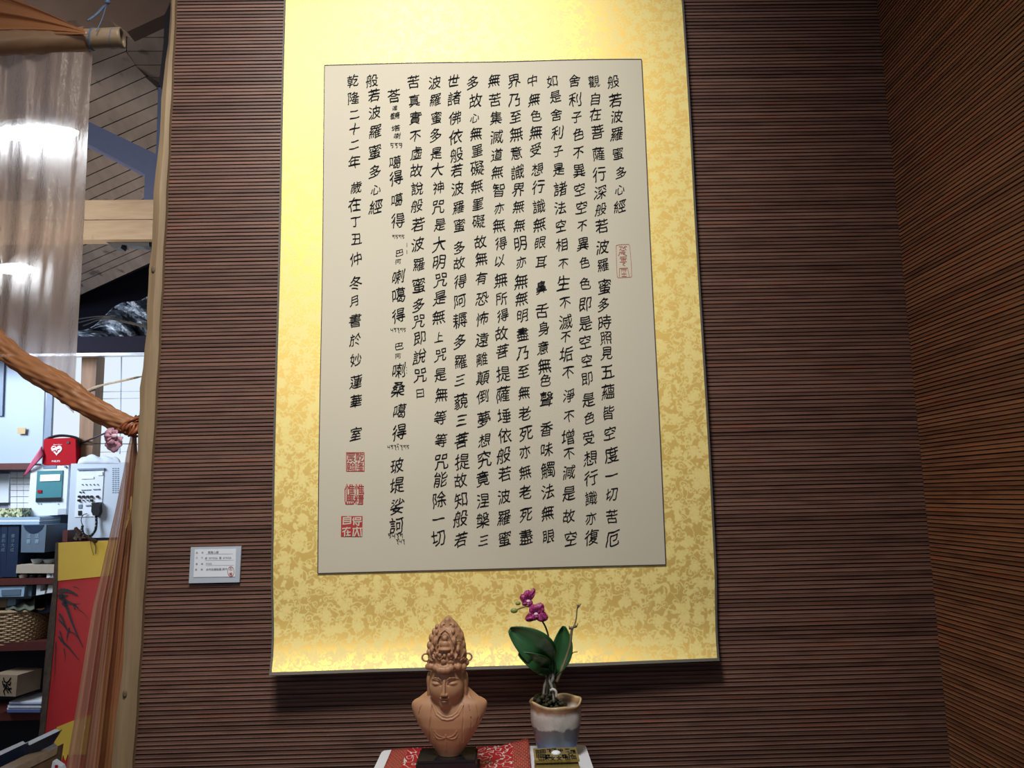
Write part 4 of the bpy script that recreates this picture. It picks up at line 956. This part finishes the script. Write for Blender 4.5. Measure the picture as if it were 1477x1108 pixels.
# seals
def sq(x, y, off=.0024): q = at(x, y, -.018); return on_paper(q.x, q.z, off)
def seal_at(name, mats, fn):
    mb = MB(); fn(mb); return mb.build(name, mats, paper)
def s1(mb):
    pl = lambda x, y: sq(880+x/15.83, 340+y/15.83)
    strokes(mb, [[(135, 225), (200, 205), (420, 195), (445, 230), (465, 450), (485, 700), (490, 930), (470, 945), (190, 958), (160, 930), (145, 650), (135, 225)]], pl, 9)
    strokes(mb, [[(205, 250), (280, 250)], [(320, 250), (375, 245)], [(240, 250), (250, 300), (215, 325)], [(345, 250), (335, 300), (365, 325)], [(280, 260), (300, 290), (320, 260)], [(255, 335), (330, 335)],
                 [(215, 375), (350, 370)], [(215, 375), (205, 430), (185, 450)], [(240, 405), (340, 400)], [(290, 345), (300, 420), (350, 440), (380, 450)], [(225, 485), (375, 480)], [(220, 520), (375, 520)], [(255, 550), (355, 545)], [(220, 600), (375, 590)], [(300, 470), (300, 600)], [(265, 600), (265, 570)], [(340, 595), (335, 560)], [(300, 600), (290, 660), (340, 685)], [(340, 620), (295, 640)],
                 [(210, 925), (215, 745), (400, 735), (410, 800), (440, 935)], [(250, 770), (375, 770)], [(310, 745), (315, 840)], [(265, 790), (265, 825)], [(355, 790), (350, 825)], [(255, 870), (370, 870)], [(265, 925), (375, 925)], [(315, 855), (315, 925)]], pl, 11)
def ch_in(mb, ch, cx, cy, w_, h_, off=.0, lift=.0024):
    v, f, _ = glyph(ch, off)
    mb.add([sq(cx+p[0]*w_/.92, cy-p[1]*h_/.92, lift) for p in v], f)
def frame(mb, x0, y0, x1, y1, wd): strokes(mb, [[(x0, y0), (x1, y0), (x1, y1), (x0, y1), (x0, y0)]], lambda x, y: sq(x, y), wd)
seal_at('tall_seal', m_sealpale, s1)
def s2(mb):
    frame(mb, 500, 653, 525.5, 679.5, .9)
    for ch, x, y in (('乾', 519, 659.5), ('隆', 519, 673), ('宸', 506.5, 659.5), ('翰', 506.5, 673)): ch_in(mb, ch, x, y, 12, 13, -.004)
def s3(mb):
    for ch, x, y in (('惟', 518.5, 705.5), ('精', 518, 720), ('惟', 505, 705.5), ('馬', 505, 720)): ch_in(mb, ch, x, y, 13.5, 14.5, .002)
    strokes(mb, [[(498, 705), (498, 722), (499, 727), (508, 727)], [(516, 727), (523, 727), (524, 710)]], lambda x, y: sq(x, y), 1.1)
seal_at('relief_seal', m_seal, s2); seal_at('relief_seal', m_seal, s3)
def s4(mb): mb.add([sq(x, y, .0024) for x, y in ((492.5, 744.5), (523, 744.5), (522.5, 774), (492, 774))], [(0, 1, 2, 3)])
s4o = seal_at('intaglio_seal', m_seal, s4)
def s4b(mb):
    pl = lambda x, y: sq(470+x/7.386, 640+y/7.386, .0027)
    strokes(mb, [[(190, 790), (188, 850), (185, 858), (265, 850), (268, 785), (190, 790)], [(200, 808), (262, 805)], [(200, 830), (262, 827)], [(235, 785), (240, 778)],
                 [(180, 905), (262, 898)], [(228, 893), (210, 925), (182, 940)], [(203, 930), (202, 985)], [(235, 925), (236, 975)], [(225, 945), (262, 942)], [(222, 978), (262, 975)],
                 [(300, 790), (290, 815)], [(315, 790), (375, 788), (372, 810), (318, 812), (318, 790)], [(300, 835), (380, 830)], [(300, 805), (300, 865)], [(355, 830), (352, 870), (335, 868)], [(318, 850), (330, 858)],
                 [(290, 905), (385, 900)], [(335, 888), (330, 930), (305, 985)], [(335, 920), (355, 985)], [(300, 905), (290, 985)], [(372, 905), (378, 985)]], pl, 13)
seal_at('seal_characters', m_paper, s4b)

# museum label on the wall
t = thing('wall_label', 'small white exhibit label board on the slats left of the scroll', 'sign')
YLb = -.0075
MB().slab(px([(275.3, 789.5), (348, 788), (345.3, 840), (272.3, 841.5)], YLb), (0, .0042, 0)).build('board', m_plaque, t)
MB().slab(px([(281, 793), (340.5, 791.7), (339, 832), (279, 832.7)], YLb-.0008), (0, .0007, 0)).build('card', m_card, t)
mb = MB(); ux, uz = (at(340, 791.7, YLb)-at(281, 793, YLb)).normalized(), Vector((0, 0, 1))
for s_, x, y, sz_ in (('品', 282.5, 797.5, 3), ('名', 290.5, 797.3, 3), ('乾隆心經', 300, 797, 3.8), ('尺', 282.2, 805, 3), ('寸', 290, 804.8, 3), ('本 137X126 畫 67X126', 295.5, 805.5, 3.7), ('價', 282, 813.8, 3), ('格', 290, 813.6, 3), ('17202', 297, 813.5, 3.4), ('說', 281.3, 821.8, 3), ('明', 289.5, 821.8, 3), ('本作品複製畫,原作', 297, 821.8, 3.7)):
    put_text(mb, s_, at(x, y, YLb-.0011), ux, uz, sz_*.00131, .004, .98)
for y, a, b in ((799.4, 297, 336), (808.5, 296, 337), (815.8, 297, 337)):
    MB.slab(mb, [at(a, y, YLb-.001), at(b, y-.5, YLb-.001), at(b, y-.2, YLb-.001), at(a, y+.3, YLb-.001)], (0, .0002, 0))
mb.build('lettering', plain('grey_print', (.12, .12, .16), .6), t)
mb = MB(); strokes(mb, [[(333+4.6*math.cos(a*.35), 824.6+7.2*math.sin(a*.35)) for a in range(19)]], lambda x, y: at(x, y, YLb-.0012), .6)
put_text(mb, '石', at(330.3, 821, YLb-.0012), ux, uz, .0068); put_text(mb, '庵', at(330, 828.4, YLb-.0012), ux, uz, .0068); mb.build('red_stamp', m_seal, t)

#@@ TABLE
# ================================================================== table and what stands on it
TZ = .931
t = thing('side_table', 'narrow white-topped table in front of the slatted wall', 'table')
bl, brr = atz(553.5, 1078, TZ), atz(845.5, 1078, TZ)
bl = Vector((bl.x, (bl.y+brr.y)/2, TZ)); brr = Vector((brr.x, bl.y, TZ)); TYB = bl.y
cr_ = .012
poly = [(bl.x+cr_, TYB), (bl.x+.003, TYB-.003), (bl.x, TYB-cr_), (bl.x, TYB-.50), (brr.x, TYB-.50), (brr.x, TYB-cr_), (brr.x-.003, TYB-.003), (brr.x-cr_, TYB)]
MB().slab([(x, y, TZ-.018) for x, y in poly], (0, 0, .018)).build('tabletop', m_table, t)
for x in (bl.x+.03, brr.x-.03):
    for y in (TYB-.04, TYB-.46): MB().tube([(x, y, 0), (x, y, TZ-.018)], [.011, .016], 12).build('leg', m_table, t, smooth=True)
# red brocade mat with a raised back right corner
mc = atz(662, 1080, TZ+.002); ml = atz(566, 1080, TZ+.002).x; mr = atz(763, 1080, TZ+.002).x; MY = TYB-.006
mw = (mr-ml)/2; mcx = (mr+ml)/2
mb = MB().grid(lambda u, v: ((u-.5)*2*mw, -v*.40, .0022+.011*max(0, u-.80)/.2*max(0, 1-v*3)*1.0+.0012*math.sin(u*9)*max(0, 1-v*2)+.0006), 40, 30)
mat_ = mb.build('brocade_mat', m_brocade, smooth=2, solid=.0012); mat_.location = (mcx, MY, TZ)
tag(mat_, 'red brocade mat with silver figures under the bust', 'mat')
# bust plinth
BY = -.225
tz = TZ+.0305
pc = at(648, 1090, BY); bx_ = pc.x-.002
t = thing('bust', 'carved sandalwood bust of a crowned goddess with lowered eyes on black plinth', 'sculpture')
MB().box(bx_-.049, bx_+.048, BY-.035, BY+.040, TZ+.0042, TZ+.010).build('plinth_foot', m_lacquer, t)
MB().box(bx_-.046, bx_+.045, BY-.032, BY+.037, TZ+.010, TZ+.0265).build('plinth', m_lacquer, t)
MB().box(bx_-.0435, bx_+.0425, BY-.029, BY+.034, TZ+.0265, tz).build('plinth_top', m_lacquer, t)

def make_bust():
    import openvdb
    h = .00085; xs = np.arange(-.068, .069, h, dtype=np.float32); ys = np.arange(-.045, .042, h, dtype=np.float32); zs = np.arange(-.006, .236, h, dtype=np.float32)
    X, Y, Z = np.meshgrid(xs, ys, zs, indexing='ij')
    def ell(c, r):
        k0 = np.sqrt(((X-c[0])/r[0])**2+((Y-c[1])/r[1])**2+((Z-c[2])/r[2])**2); return (k0-1)*min(r)
    def smin(a, b, k):
        hh = np.clip(.5+.5*(b-a)/k, 0, 1); return b+(a-b)*hh-k*hh*(1-hh)
    def smax(a, b, k): return -smin(-a, -b, k)
    def cap(a, b, r, r2=None):
        a = np.array(a, dtype=np.float32); b = np.array(b, dtype=np.float32); d = b-a; L = float(d@d)
        tt = np.clip(((X-a[0])*d[0]+(Y-a[1])*d[1]+(Z-a[2])*d[2])/L, 0, 1); rr = r if r2 is None else r+(r2-r)*tt
        return np.sqrt((X-a[0]-tt*d[0])**2+(Y-a[1]-tt*d[1])**2+(Z-a[2]-tt*d[2])**2)-rr
    def poly(d, pts, r, op, k):
        for a, b in zip(pts, pts[1:]): d = op(d, cap(a, b, r), k) if op is smin else smax(d, -cap(a, b, r), k)
        return d
    zt = np.array([-.01, 0, .012, .0245, .048, .066, .080, .088, .093, .098, .104, .3]); wt = np.array([17.5, 17.5, 25, 34, 48.5, 58, 62.5, 61, 48, 27, 20, 20])*.001
    dt = np.array([12, 12, 16, 20, 25, 27, 25, 22.5, 20, 17.5, 15, 15])*.001
    sm = lambda a: np.convolve(np.pad(a, 9, 'edge'), np.hanning(21)[1:-1]/np.hanning(21).sum(), 'valid').astype(np.float32)
    Wd = sm(np.interp(zs, zt, wt)); Dd = sm(np.interp(zs, zt, dt))
    yc = np.interp(zs, [0, .05, .09], [-.002, .0, .006]).astype(np.float32)
    k0 = (np.abs(X/Wd)**2.3+np.abs((Y-yc)/Dd)**2.3)**(1/2.3); d = (k0-1)*Dd*.9
    d = np.maximum(d, -Z); d = smax(d, Z-.106, .01)
    d = smin(d, cap((0, .004, .075), (-.001, .000, .10), .0185), .010)       # neck
    hx = -.002
    # head
    hd = ell((hx, .002, .128), (.0285, .030, .036)); hd = smin(hd, ell((hx-.001, -.006, .107), (.0225, .022, .0235)), .012)
    hd = smin(hd, ell((hx-.0125, -.014, .113), (.013, .012, .014)), .010); hd = smin(hd, ell((hx+.0115, -.014, .113), (.013, .012, .014)), .010)
    hd = smin(hd, ell((hx-.001, -.021, .0885), (.008, .007, .006)), .008)    # chin
    # face plane: eye sockets, brow, nose, lips, lids
    for sgn in (-1, 1):
        ex = hx-.001+sgn*.0118
        hd = smax(hd, -ell((ex, -.0315, .1265), (.0078, .0042, .0036)), .004)
        hd = smin(hd, ell((ex, -.0235, .1248), (.0078, .0060, .0038)), .0018)  # lids
        hd = poly(hd, [(ex-.0072, -.0276, .1232+.0012*(sgn < 0)), (ex-.003, -.0298, .1218), (ex+.003, -.0298, .1218), (ex+.0072, -.0276, .1232+.0012*(sgn > 0))], .00070, smax, .0006)
        hd = poly(hd, [(hx-.001+sgn*.0048, -.0310, .1318), (hx-.001+sgn*.009, -.0305, .1350), (hx-.001+sgn*.015, -.0272, .1346), (hx-.001+sgn*.0210, -.0205, .1305)], .0009, smin, .0016)
        hd = smin(hd, ell((hx-.001+sgn*.0034, -.0330, .1078), (.0028, .0032, .0024)), .0015)   # nostrils
    hd = smin(hd, cap((hx-.001, -.0290, .1300), (hx-.0015, -.0352, .1090), .0015, .0028), .0026)
    hd = smin(hd, ell((hx-.0035, -.0290, .1014), (.0048, .0050, .0021)), .0010); hd = smin(hd, ell((hx+.0015, -.0290, .1014), (.0048, .0050, .0021)), .0010); hd = smin(hd, ell((hx-.001, -.0288, .0972), (.0052, .0052, .0025)), .0010)
    hd = poly(hd, [(hx-.0078, -.0272, .0998), (hx-.001, -.0340, .0992), (hx+.0058, -.0272, .0998)], .0008, smax, .0005)
    # long ears
    for sgn in (-1, 1):
        ear = ell((hx+sgn*.0300, .001, .122), (.0042, .0075, .015)); ear = smin(ear, ell((hx+sgn*.0295, -.001, .103), (.0035, .0045, .009)), .004)
        hd = smin(hd, ear, .0015)
    d = smin(d, hd, .0045)
    # hair over the shoulders
    for sgn in (-1, 1):
        for q in range(4):
            d = smin(d, cap((sgn*(.0275+q*.0004), .004+.003*q, .104), (sgn*(.037+.0042*q)+.0, -.004+.003*q, .0925-.0006*q), .0036, .0020), .0012)
    # hair band with curls
    hb_ = ell((hx, .003, .152), (.0325, .0325, .0125)); d = smin(d, hb_, .002)
    for q in range(15):
        a = math.radians(-165+q*23.5); cx, cy = hx+.0305*math.cos(a), .002+.0325*math.sin(a)
        d = smin(d, ell((cx, cy, .1500-.0022*math.cos(q*2.1)), (.0056, .0052, .0058)), .0011)
    for cx in (-.0075, .0045): d = smin(d, ell((hx+cx, -.031, .1485), (.0058, .0048, .0056)), .0010)
    # tall crown
    zc = np.array([.155, .162, .175, .190, .202, .212, .222, .2275, .24]); wc = np.array([30.5, 32, 30.5, 28, 25, 19, 11.5, 6, -8])*.001
    Wc = np.interp(zs, zc, wc).astype(np.float32); cxx = np.interp(zs, [.15, .22], [hx, .001]).astype(np.float32)
    cr = np.sqrt((X-cxx)**2+((Y-.002)*1.08)**2)-Wc; cr = smax(cr*.8, .155-Z, .002)
    d = smin(d, cr, .0015)
    rr = random.Random(4)
    def spiral(cx, cz, R, turns=1.4, sgn=1, r=.0014, y0=None):
        nonlocal d
        pts = []
        for i in range(12):
            a = sgn*i/11*turns*2*math.pi; q = R*(1-i/13); x_ = cx+q*math.cos(a); z_ = cz+q*math.sin(a)
            wz = float(np.interp(z_, zc, wc)); dy = math.sqrt(max(1e-6, wz*wz-(x_-hx)**2)) if abs(x_-hx) < wz else .003
            pts.append((x_, .002-dy*.93-.0012, z_))
        d = poly(d, pts, r, smin, .0008)
    for cx, cz, R, sg in ((-.022, .170, .0062, 1), (.020, .170, .0062, -1), (-.019, .188, .0058, -1), (.0185, .188, .0058, 1), (-.0105, .169, .0045, -1), (.0085, .169, .0045, 1), (-.0135, .203, .0045, 1), (.0125, .203, .0045, -1), (-.004, .161, .0035, 1), (.008, .160, .0032, -1), (-.027, .161, .0036, 1), (.0255, .161, .0036, -1)): spiral(cx, cz, R, 1.4, sg)
    for sgn in (-1, 1):
        for (x_, z_, rx, rz, yy) in ((.0275, .183, .0045, .0075, -.004), (.0245, .196, .0042, .0070, -.004), (.0195, .206, .0045, .0060, -.003), (.0145, .2145, .0040, .0045, -.003), (.0285, .172, .004, .006, -.006), (.0155, .193, .0035, .008, -.0215), (.021, .179, .0035, .006, -.020), (.013, .208, .003, .005, -.016)):
            d = smin(d, ell((hx+sgn*x_, yy, z_), (rx, .006, rz)), .0012)
        d = poly(d, [(hx+sgn*.010, -.0245, .172), (hx+sgn*.014, -.0240, .182), (hx+sgn*.0125, -.0235, .196), (hx+sgn*.008, -.0200, .206), (hx+.0, -.0165, .212)], .0017, smin, .0010)
        d = poly(d, [(hx+sgn*.017, -.0255, .166), (hx+sgn*.0225, -.0195, .176), (hx+sgn*.022, -.0165, .188)], .0015, smin, .0010)
    # small seated figure in its niche
    d = smax(d, -ell((-.002, -.0245, .196), (.0085, .007, .010)), .002)
    d = smin(d, ell((-.002, -.0215, .1985), (.0042, .0042, .0048)), .0008); d = smin(d, ell((-.002, -.0225, .1885), (.0075, .0050, .0065)), .0015)
    d = smin(d, ell((-.002, -.0270, .1815), (.0105, .0048, .0035)), .0012)
    for q in range(5):
        a = math.radians(200+35*q); d = smin(d, ell((-.002+.0125*math.cos(a), -.0285, .1770+.006*math.sin(a)), (.0028, .0025, .0036)), .0008)
    d = smin(d, cap((.001, -.006, .218), (.0005, -.006, .2255), .0060, .0045), .003)
    for sgn in (-1, 1):
        d = smin(d, ell((.001+sgn*.0085, -.008, .2165), (.0038, .0045, .0052)), .0012)
        d = smax(d, -ell((.001+sgn*.0055, -.0125, .2180), (.0016, .004, .0016)), .0006)
        # ribbon rings at the temples
        c = (hx+sgn*.0345, .0, .1615)
        tor = np.sqrt((np.sqrt((X-c[0])**2+(Z-c[2])**2)-.0062)**2+(Y-c[1])**2)-.0015; d = smin(d, tor, .0008)
    # robe edges, folds, necklace
    def front(x, z): 
        w_ = float(np.interp(z, zt, wt)); dd = float(np.interp(z, zt, dt)); y_ = float(np.interp(z, [0, .05, .09], [-.002, 0, .006]))
        return y_-dd*max(0, 1-min(1, abs(x/w_))**2.3)**(1/2.3)
    def groove(pts, r=.0009):
        nonlocal d
        q = [(x, front(x, z)-.0002, z) for x, z in pts]; d = poly(d, q, r, smax, .0006)
    def ridge(pts, r=.0010, lift=.0):
        nonlocal d
        q = [(x, front(x, z)-lift, z) for x, z in pts]; d = poly(d, q, r, smin, .0006)
    groove([(-.024, .090), (-.0265, .070), (-.029, .045), (-.030, .024)]); groove([(.026, .088), (.026, .068), (.024, .045), (.0235, .026)])
    groove([(-.043, .086), (-.049, .065), (-.044, .048)], .0008); groove([(.046, .084), (.0500, .066), (.044, .048)], .0008); groove([(.034, .086), (.0385, .060), (.036, .040)], .0007)
    ridge([(-.025, .088), (-.017, .072), (-.008, .066), (0, .0645), (.009, .066), (.018, .072), (.025, .086)], .0012)
    ridge([(-.022, .088), (-.015, .076), (-.007, .0705), (0, .069), (.008, .0705), (.016, .076), (.022, .086)], .0009)
    arc = lambda cx, cz, R, a0, a1: [(cx+R*1.25*math.cos(math.radians(a0+(a1-a0)*i/8)), cz+R*math.sin(math.radians(a0+(a1-a0)*i/8))) for i in range(9)]
    ridge(arc(-.0115, .0400, .0075, 180, 360), .0009); ridge(arc(.0065, .0400, .0075, 180, 360), .0009)
    ridge(arc(-.003, .050, .0150, 195, 345), .0008)
    for i in range(8): ridge([(-.003, .038-i*.0035), (-.003, .0375-i*.0035)], .0011)
    for i in range(4): ridge([(-.022, .034-i*.0035), (-.022, .0335-i*.0035)], .0008); ridge([(.0175, .034-i*.0035), (.0175, .0335-i*.0035)], .0008)
    g = openvdb.FloatGrid(1.0); g.copyFromArray((d/h).astype(np.float32), tolerance=0)
    pts, tris, quads = g.convertToPolygons(isovalue=0.0, adaptivity=0.0)
    pts = np.array(pts)*h+np.array([xs[0], ys[0], zs[0]])
    me = bpy.data.meshes.new('carved_figure'); me.from_pydata(pts.tolist(), [], [tuple(int(i) for i in q[::-1]) for q in quads]+[tuple(int(i) for i in q[::-1]) for q in tris]); me.update()
    me.materials.append(m_sandal); me.polygons.foreach_set('use_smooth', [True]*len(me.polygons))
    return me
fig = bpy.data.objects.new('carved_figure', make_bust()); COL.objects.link(fig); fig.parent = t
fig.scale = (.95, .95, .895); fig.location = (bx_+.003, BY, tz+.0005); fig.rotation_euler = (math.radians(3), 0, math.radians(-4))

# orchid pot
PY = TYB-.050
pcn = at(802, 1050, PY)
potx = pcn.x
t = thing('potted_orchid', 'small orchid with magenta blooms in a drip-glazed stoneware pot', 'plant')
HP = .083
def potfn(r, z, q):
    wob = (1+.018*math.sin(q*3+1)+.012*math.sin(q*7)); lift = (.0020*math.sin(q*2+.6)+.0012*math.sin(q*5+2))*max(0, z/HP)**4
    return r*wob*.96, lift
prof = [(.001, 0), (.029, 0), (.0315, .003), (.0335, .010), (.0365, .024), (.0405, .040), (.0435, .056), (.0432, .068), (.0425, .074), (.0445, .080), (.0455, .0825), (.0440, .085), (.0415, .082), (.0395, .072), (.0385, .066), (.001, .066)]
pot = MB().lathe(prof, (0, 0, 0), 72, potfn).build('pot', m_pot, t, smooth=2); pot.location = (potx, PY, TZ+.0005)
sl_ = MB(); r = random.Random(9)
for i in range(60):
    a = r.random()*6.28; q = .035*math.sqrt(r.random()); sl_.ball((potx+q*math.cos(a), PY+q*math.sin(a), TZ+.066+r.random()*.004), .004+.003*r.random(), 1, 1, .6, 5)
o = sl_.build('bark_chips', m_soil, t, smooth=2); o['kind'] = 'stuff'
PO = PY-.004
def P3(x, y, d=0): return at(x, y, PO+d)
ms = MB()
for i in range(230):
    u = r.random(); x = 772+u*38+r.uniform(-3, 3); y = 1000+abs(u-.35)*14+r.random()*17
    if x > 800: y += 3
    ms.ball(P3(x, y, r.uniform(-.02, .015)), .0018+.0028*r.random(), 1, 1, .8, 5)
o = ms.build('moss', m_moss, t, smooth=2); o['kind'] = 'stuff'
for i in range(16):
    x0 = 793+r.uniform(-4, 5); x1 = x0+r.uniform(-9, 7); y1 = 1004+r.random()*12; dd = r.uniform(-.014, .0)
    MB().tube(smoothpath([P3(x0, 965+r.random()*8, dd*.3), P3(x0+r.uniform(-5, 4), 978+r.random()*6, dd), P3((x0+x1)/2+r.uniform(-4, 4), 990+r.random()*5, dd*1.2), P3(x1, y1, dd*1.3)], 5), [.0022]*5+[.0026]*6+[.0021]*5, 6, fl=lambda u, q: 1+.15*math.sin(u*30+q*2)).build('root', m_root if i % 3 else m_moss, t, smooth=2)
MB().tube(smoothpath([P3(794, 996, -.018), P3(798, 994.5, -.020), P3(802, 998, -.020), P3(802.5, 1006, -.019)], 5), .0021, 7).build('root', plain('pale_root', (.5, .49, .44), .6), t, smooth=2)
def leaf(base, tip, width, bow, dy, nrm=0, name='leaf', wt=.55, mid_dx=0):
    b, tp_ = P3(*base), P3(*tip, dy); mid = (b+tp_)/2+Vector((mid_dx, bow, 0)); path = smoothpath([b, mid, tp_], 14)
    m = len(path); mb = MB()
    for i, p in enumerate(path):
        u = i/(m-1); tdir = (path[min(i+1, m-1)]-path[max(i-1, 0)]).normalized(); side = tdir.cross(Vector((nrm, -1, 0)).normalized()).normalized()
        wd = width*(math.sin(math.pi*min(1, u**wt*.93+.045))**.75)
        for j in range(9):
            s = (j/8-.5)*2; mb.v.append(tuple(p+side*(s*wd)+Vector((0, -.006*s*s*(1 if nrm >= 0 else 1)+.0015*(abs(s) < .1), 0))))
    for i in range(m-1):
        for j in range(8): mb.f.append((i*9+j, i*9+j+1, (i+1)*9+j+1, (i+1)*9+j))
    return mb.build(name, m_leaf, t, smooth=2, solid=.0012)
leaf((794, 958), (735, 907), .0265, -.022, -.030, 0, wt=1.05, mid_dx=.012)
leaf((793, 962), (748, 942), .0145, -.018, -.035, 0, wt=.75, mid_dx=.004)
leaf((798, 972), (813, 903), .0180, -.002, .010, .0, wt=.9, mid_dx=.005)
leaf((795, 968), (768, 964), .0060, -.01, -.02, 0, wt=.8)
leaf((796, 974), (797, 946), .0060, -.004, -.002, 0, wt=.8)
MB().tube(smoothpath([P3(795, 985, -.004), P3(797, 965, .0), P3(795, 942, -.002), P3(791, 918, -.006), P3(787, 905, -.010), P3(781, 894, -.014)], 6), [.0018]*10+[.0015]*30, 8).build('flower_stem', m_stem, t, smooth=2)
ds = MB().tube(smoothpath([P3(803, 984, -.004), P3(809, 969, -.003), P3(817, 948, 0), P3(822, 932, 0), P3(824, 915, 0), P3(825, 906, 0)], 6), [.0024]*12+[.0022]*19, 8)
ds.tube(smoothpath([P3(828, 904, 0), P3(831, 893, 0), P3(832, 882, 0), P3(833, 876, 0)], 5), .0012, 7)
ds.ball(P3(825, 906), .0034, 1, 1, .8, 7); ds.ball(P3(829, 903.5), .0030, 1, 1, 1, 7); ds.ball(P3(833.5, 873.5), .0022, 1, 1, .9, 7)
ds.tube([P3(833, 877), P3(838, 871)], [.0016, .0009], 6); ds.tube([P3(831, 905), P3(834, 899)], [.0014, .0006], 6); ds.tube([P3(822, 908), P3(821, 903)], [.0018, .001], 6)
ds.tube(smoothpath([P3(820, 948), P3(824, 944), P3(828, 941), P3(833, 940.5)], 4), [.0014]*6+[.0008]*7, 6)
ds.build('old_spike', m_drystem, t, smooth=2)
# spray of buds
MB().tube(smoothpath([P3(781, 894, -.014), P3(768, 878, -.018), P3(760, 875, -.02), P3(752, 877, -.02), P3(744, 880, -.02)], 5), .0011, 6).build('bud_stem', m_stem, t, smooth=2)
for (x, y, a, b_) in ((741.5, 881, .0062, .0042), (747, 870.5, .0045, .0032)): MB().ball(P3(x, y, -.02), 1, a, .0035, b_, 9).build('bud', m_bud, t, smooth=2)
def bloom(cx, cy, petals, d):
    f = bpy.data.objects.new('flower', None); COL.objects.link(f); f.parent = t
    c = P3(cx, cy, d)
    for (a, L, wd) in petals:
        a = math.radians(a); mb = MB(); dx = Vector((math.cos(a), 0, math.sin(a))); sx_ = Vector((-math.sin(a), 0, math.cos(a)))
        def pf(u, v, L=L, wd=wd, dx=dx, sx_=sx_):
            w_ = wd*math.sin(math.pi*min(1, .06+u**.8*.90))**.6; s = (v-.5)*2
            return c+dx*(L*u)+sx_*(w_*s)+Vector((0, -.006*math.sin(u*2.6)+.004*s*s*u+.0012*math.sin(v*11+u*7), 0))
        mb.grid(pf, 10, 8); mb.build('petal', m_petal, f, smooth=2, solid=.0006)
    MB().ball(c+Vector((0, -.006, -.001)), .0032, 1.1, .8, .9, 8).build('lip', m_lip, f, smooth=2)
    MB().ball(c+Vector((0, -.0065, -.0055)), .0032, 1.2, .8, .7, 8).build('lip', m_petal, f, smooth=2)
bloom(762, 866, [(95, .0165, .0085), (150, .0150, .0075), (60, .0215, .0052), (215, .0120, .0050), (300, .0105, .0048)], -.016)
bloom(773, 884.5, [(55, .0185, .0095), (120, .0150, .0085), (-28, .0210, .0090), (212, .0200, .0075), (250, .0120, .0055)], -.026)

# pierced gold sutra box, in front of the pot
t = thing('gold_box', 'small antique gold box with a pierced patterned lid beside the mat', 'box')
GZ = TZ+.020; GT = TZ+.034
gb = [atz(774, 1079.5, GT), atz(833, 1079.5, GT)]; gf = [atz(771.5, 1097, GT), atz(836.5, 1097, GT)]
gx0, gx1 = (gb[0].x+gf[0].x)/2, (gb[1].x+gf[1].x)/2; gy1, gy0 = gb[0].y, gf[0].y
gx0 = gf[0].x; gx1 = gf[1].x
MB().box(gx0+.001, gx1-.001, gy0-.022, gy1-.001, TZ+.0005, TZ+.027, .001).build('body', m_brass, t)
MB().box(gx0+.002, gx1-.002, gy0+.0015, gy1-.003, TZ+.027, TZ+.030).build('shadow_gap', m_lacquer, t)
MB().box(gx0, gx1, gy0, gy1, TZ+.030, GT).build('lid', m_brass, t)
mb = MB(); r = random.Random(3)
def lidp(x, y): return (gx0+(gx1-gx0)*x, gy0+(gy1-gy0)*y, GT+.0003)
for s_, x, y in (('般', .62, .72), ('若', .78, .72), ('心', .82, .40), ('經', .90, .62), ('回', .10, .70), ('回', .22, .72), ('花', .36, .75), ('花', .48, .78), ('田', .10, .36), ('回', .20, .34), ('雲', .30, .28), ('雲', .68, .25), ('山', .14, .12), ('木', .26, .10), ('文', .40, .10), ('文', .55, .10), ('田', .74, .10), ('回', .88, .15)):
    v, f, _ = glyph(s_, .03); mb.add([lidp(x+p[0]*.13, y+p[1]*.34) for p in v], f)
mb.build('pierced_pattern', m_ink, t)
mb = MB().lathe([(.001, .0042), (.004, .0040), (.0066, .0026), (.0078, 0)][::-1], lidp(.5, .46), 24); mb.build('white_cabochon', m_card, t, smooth=2)

bpy.data.objects.remove(fo)
bpy.context.view_layer.update()
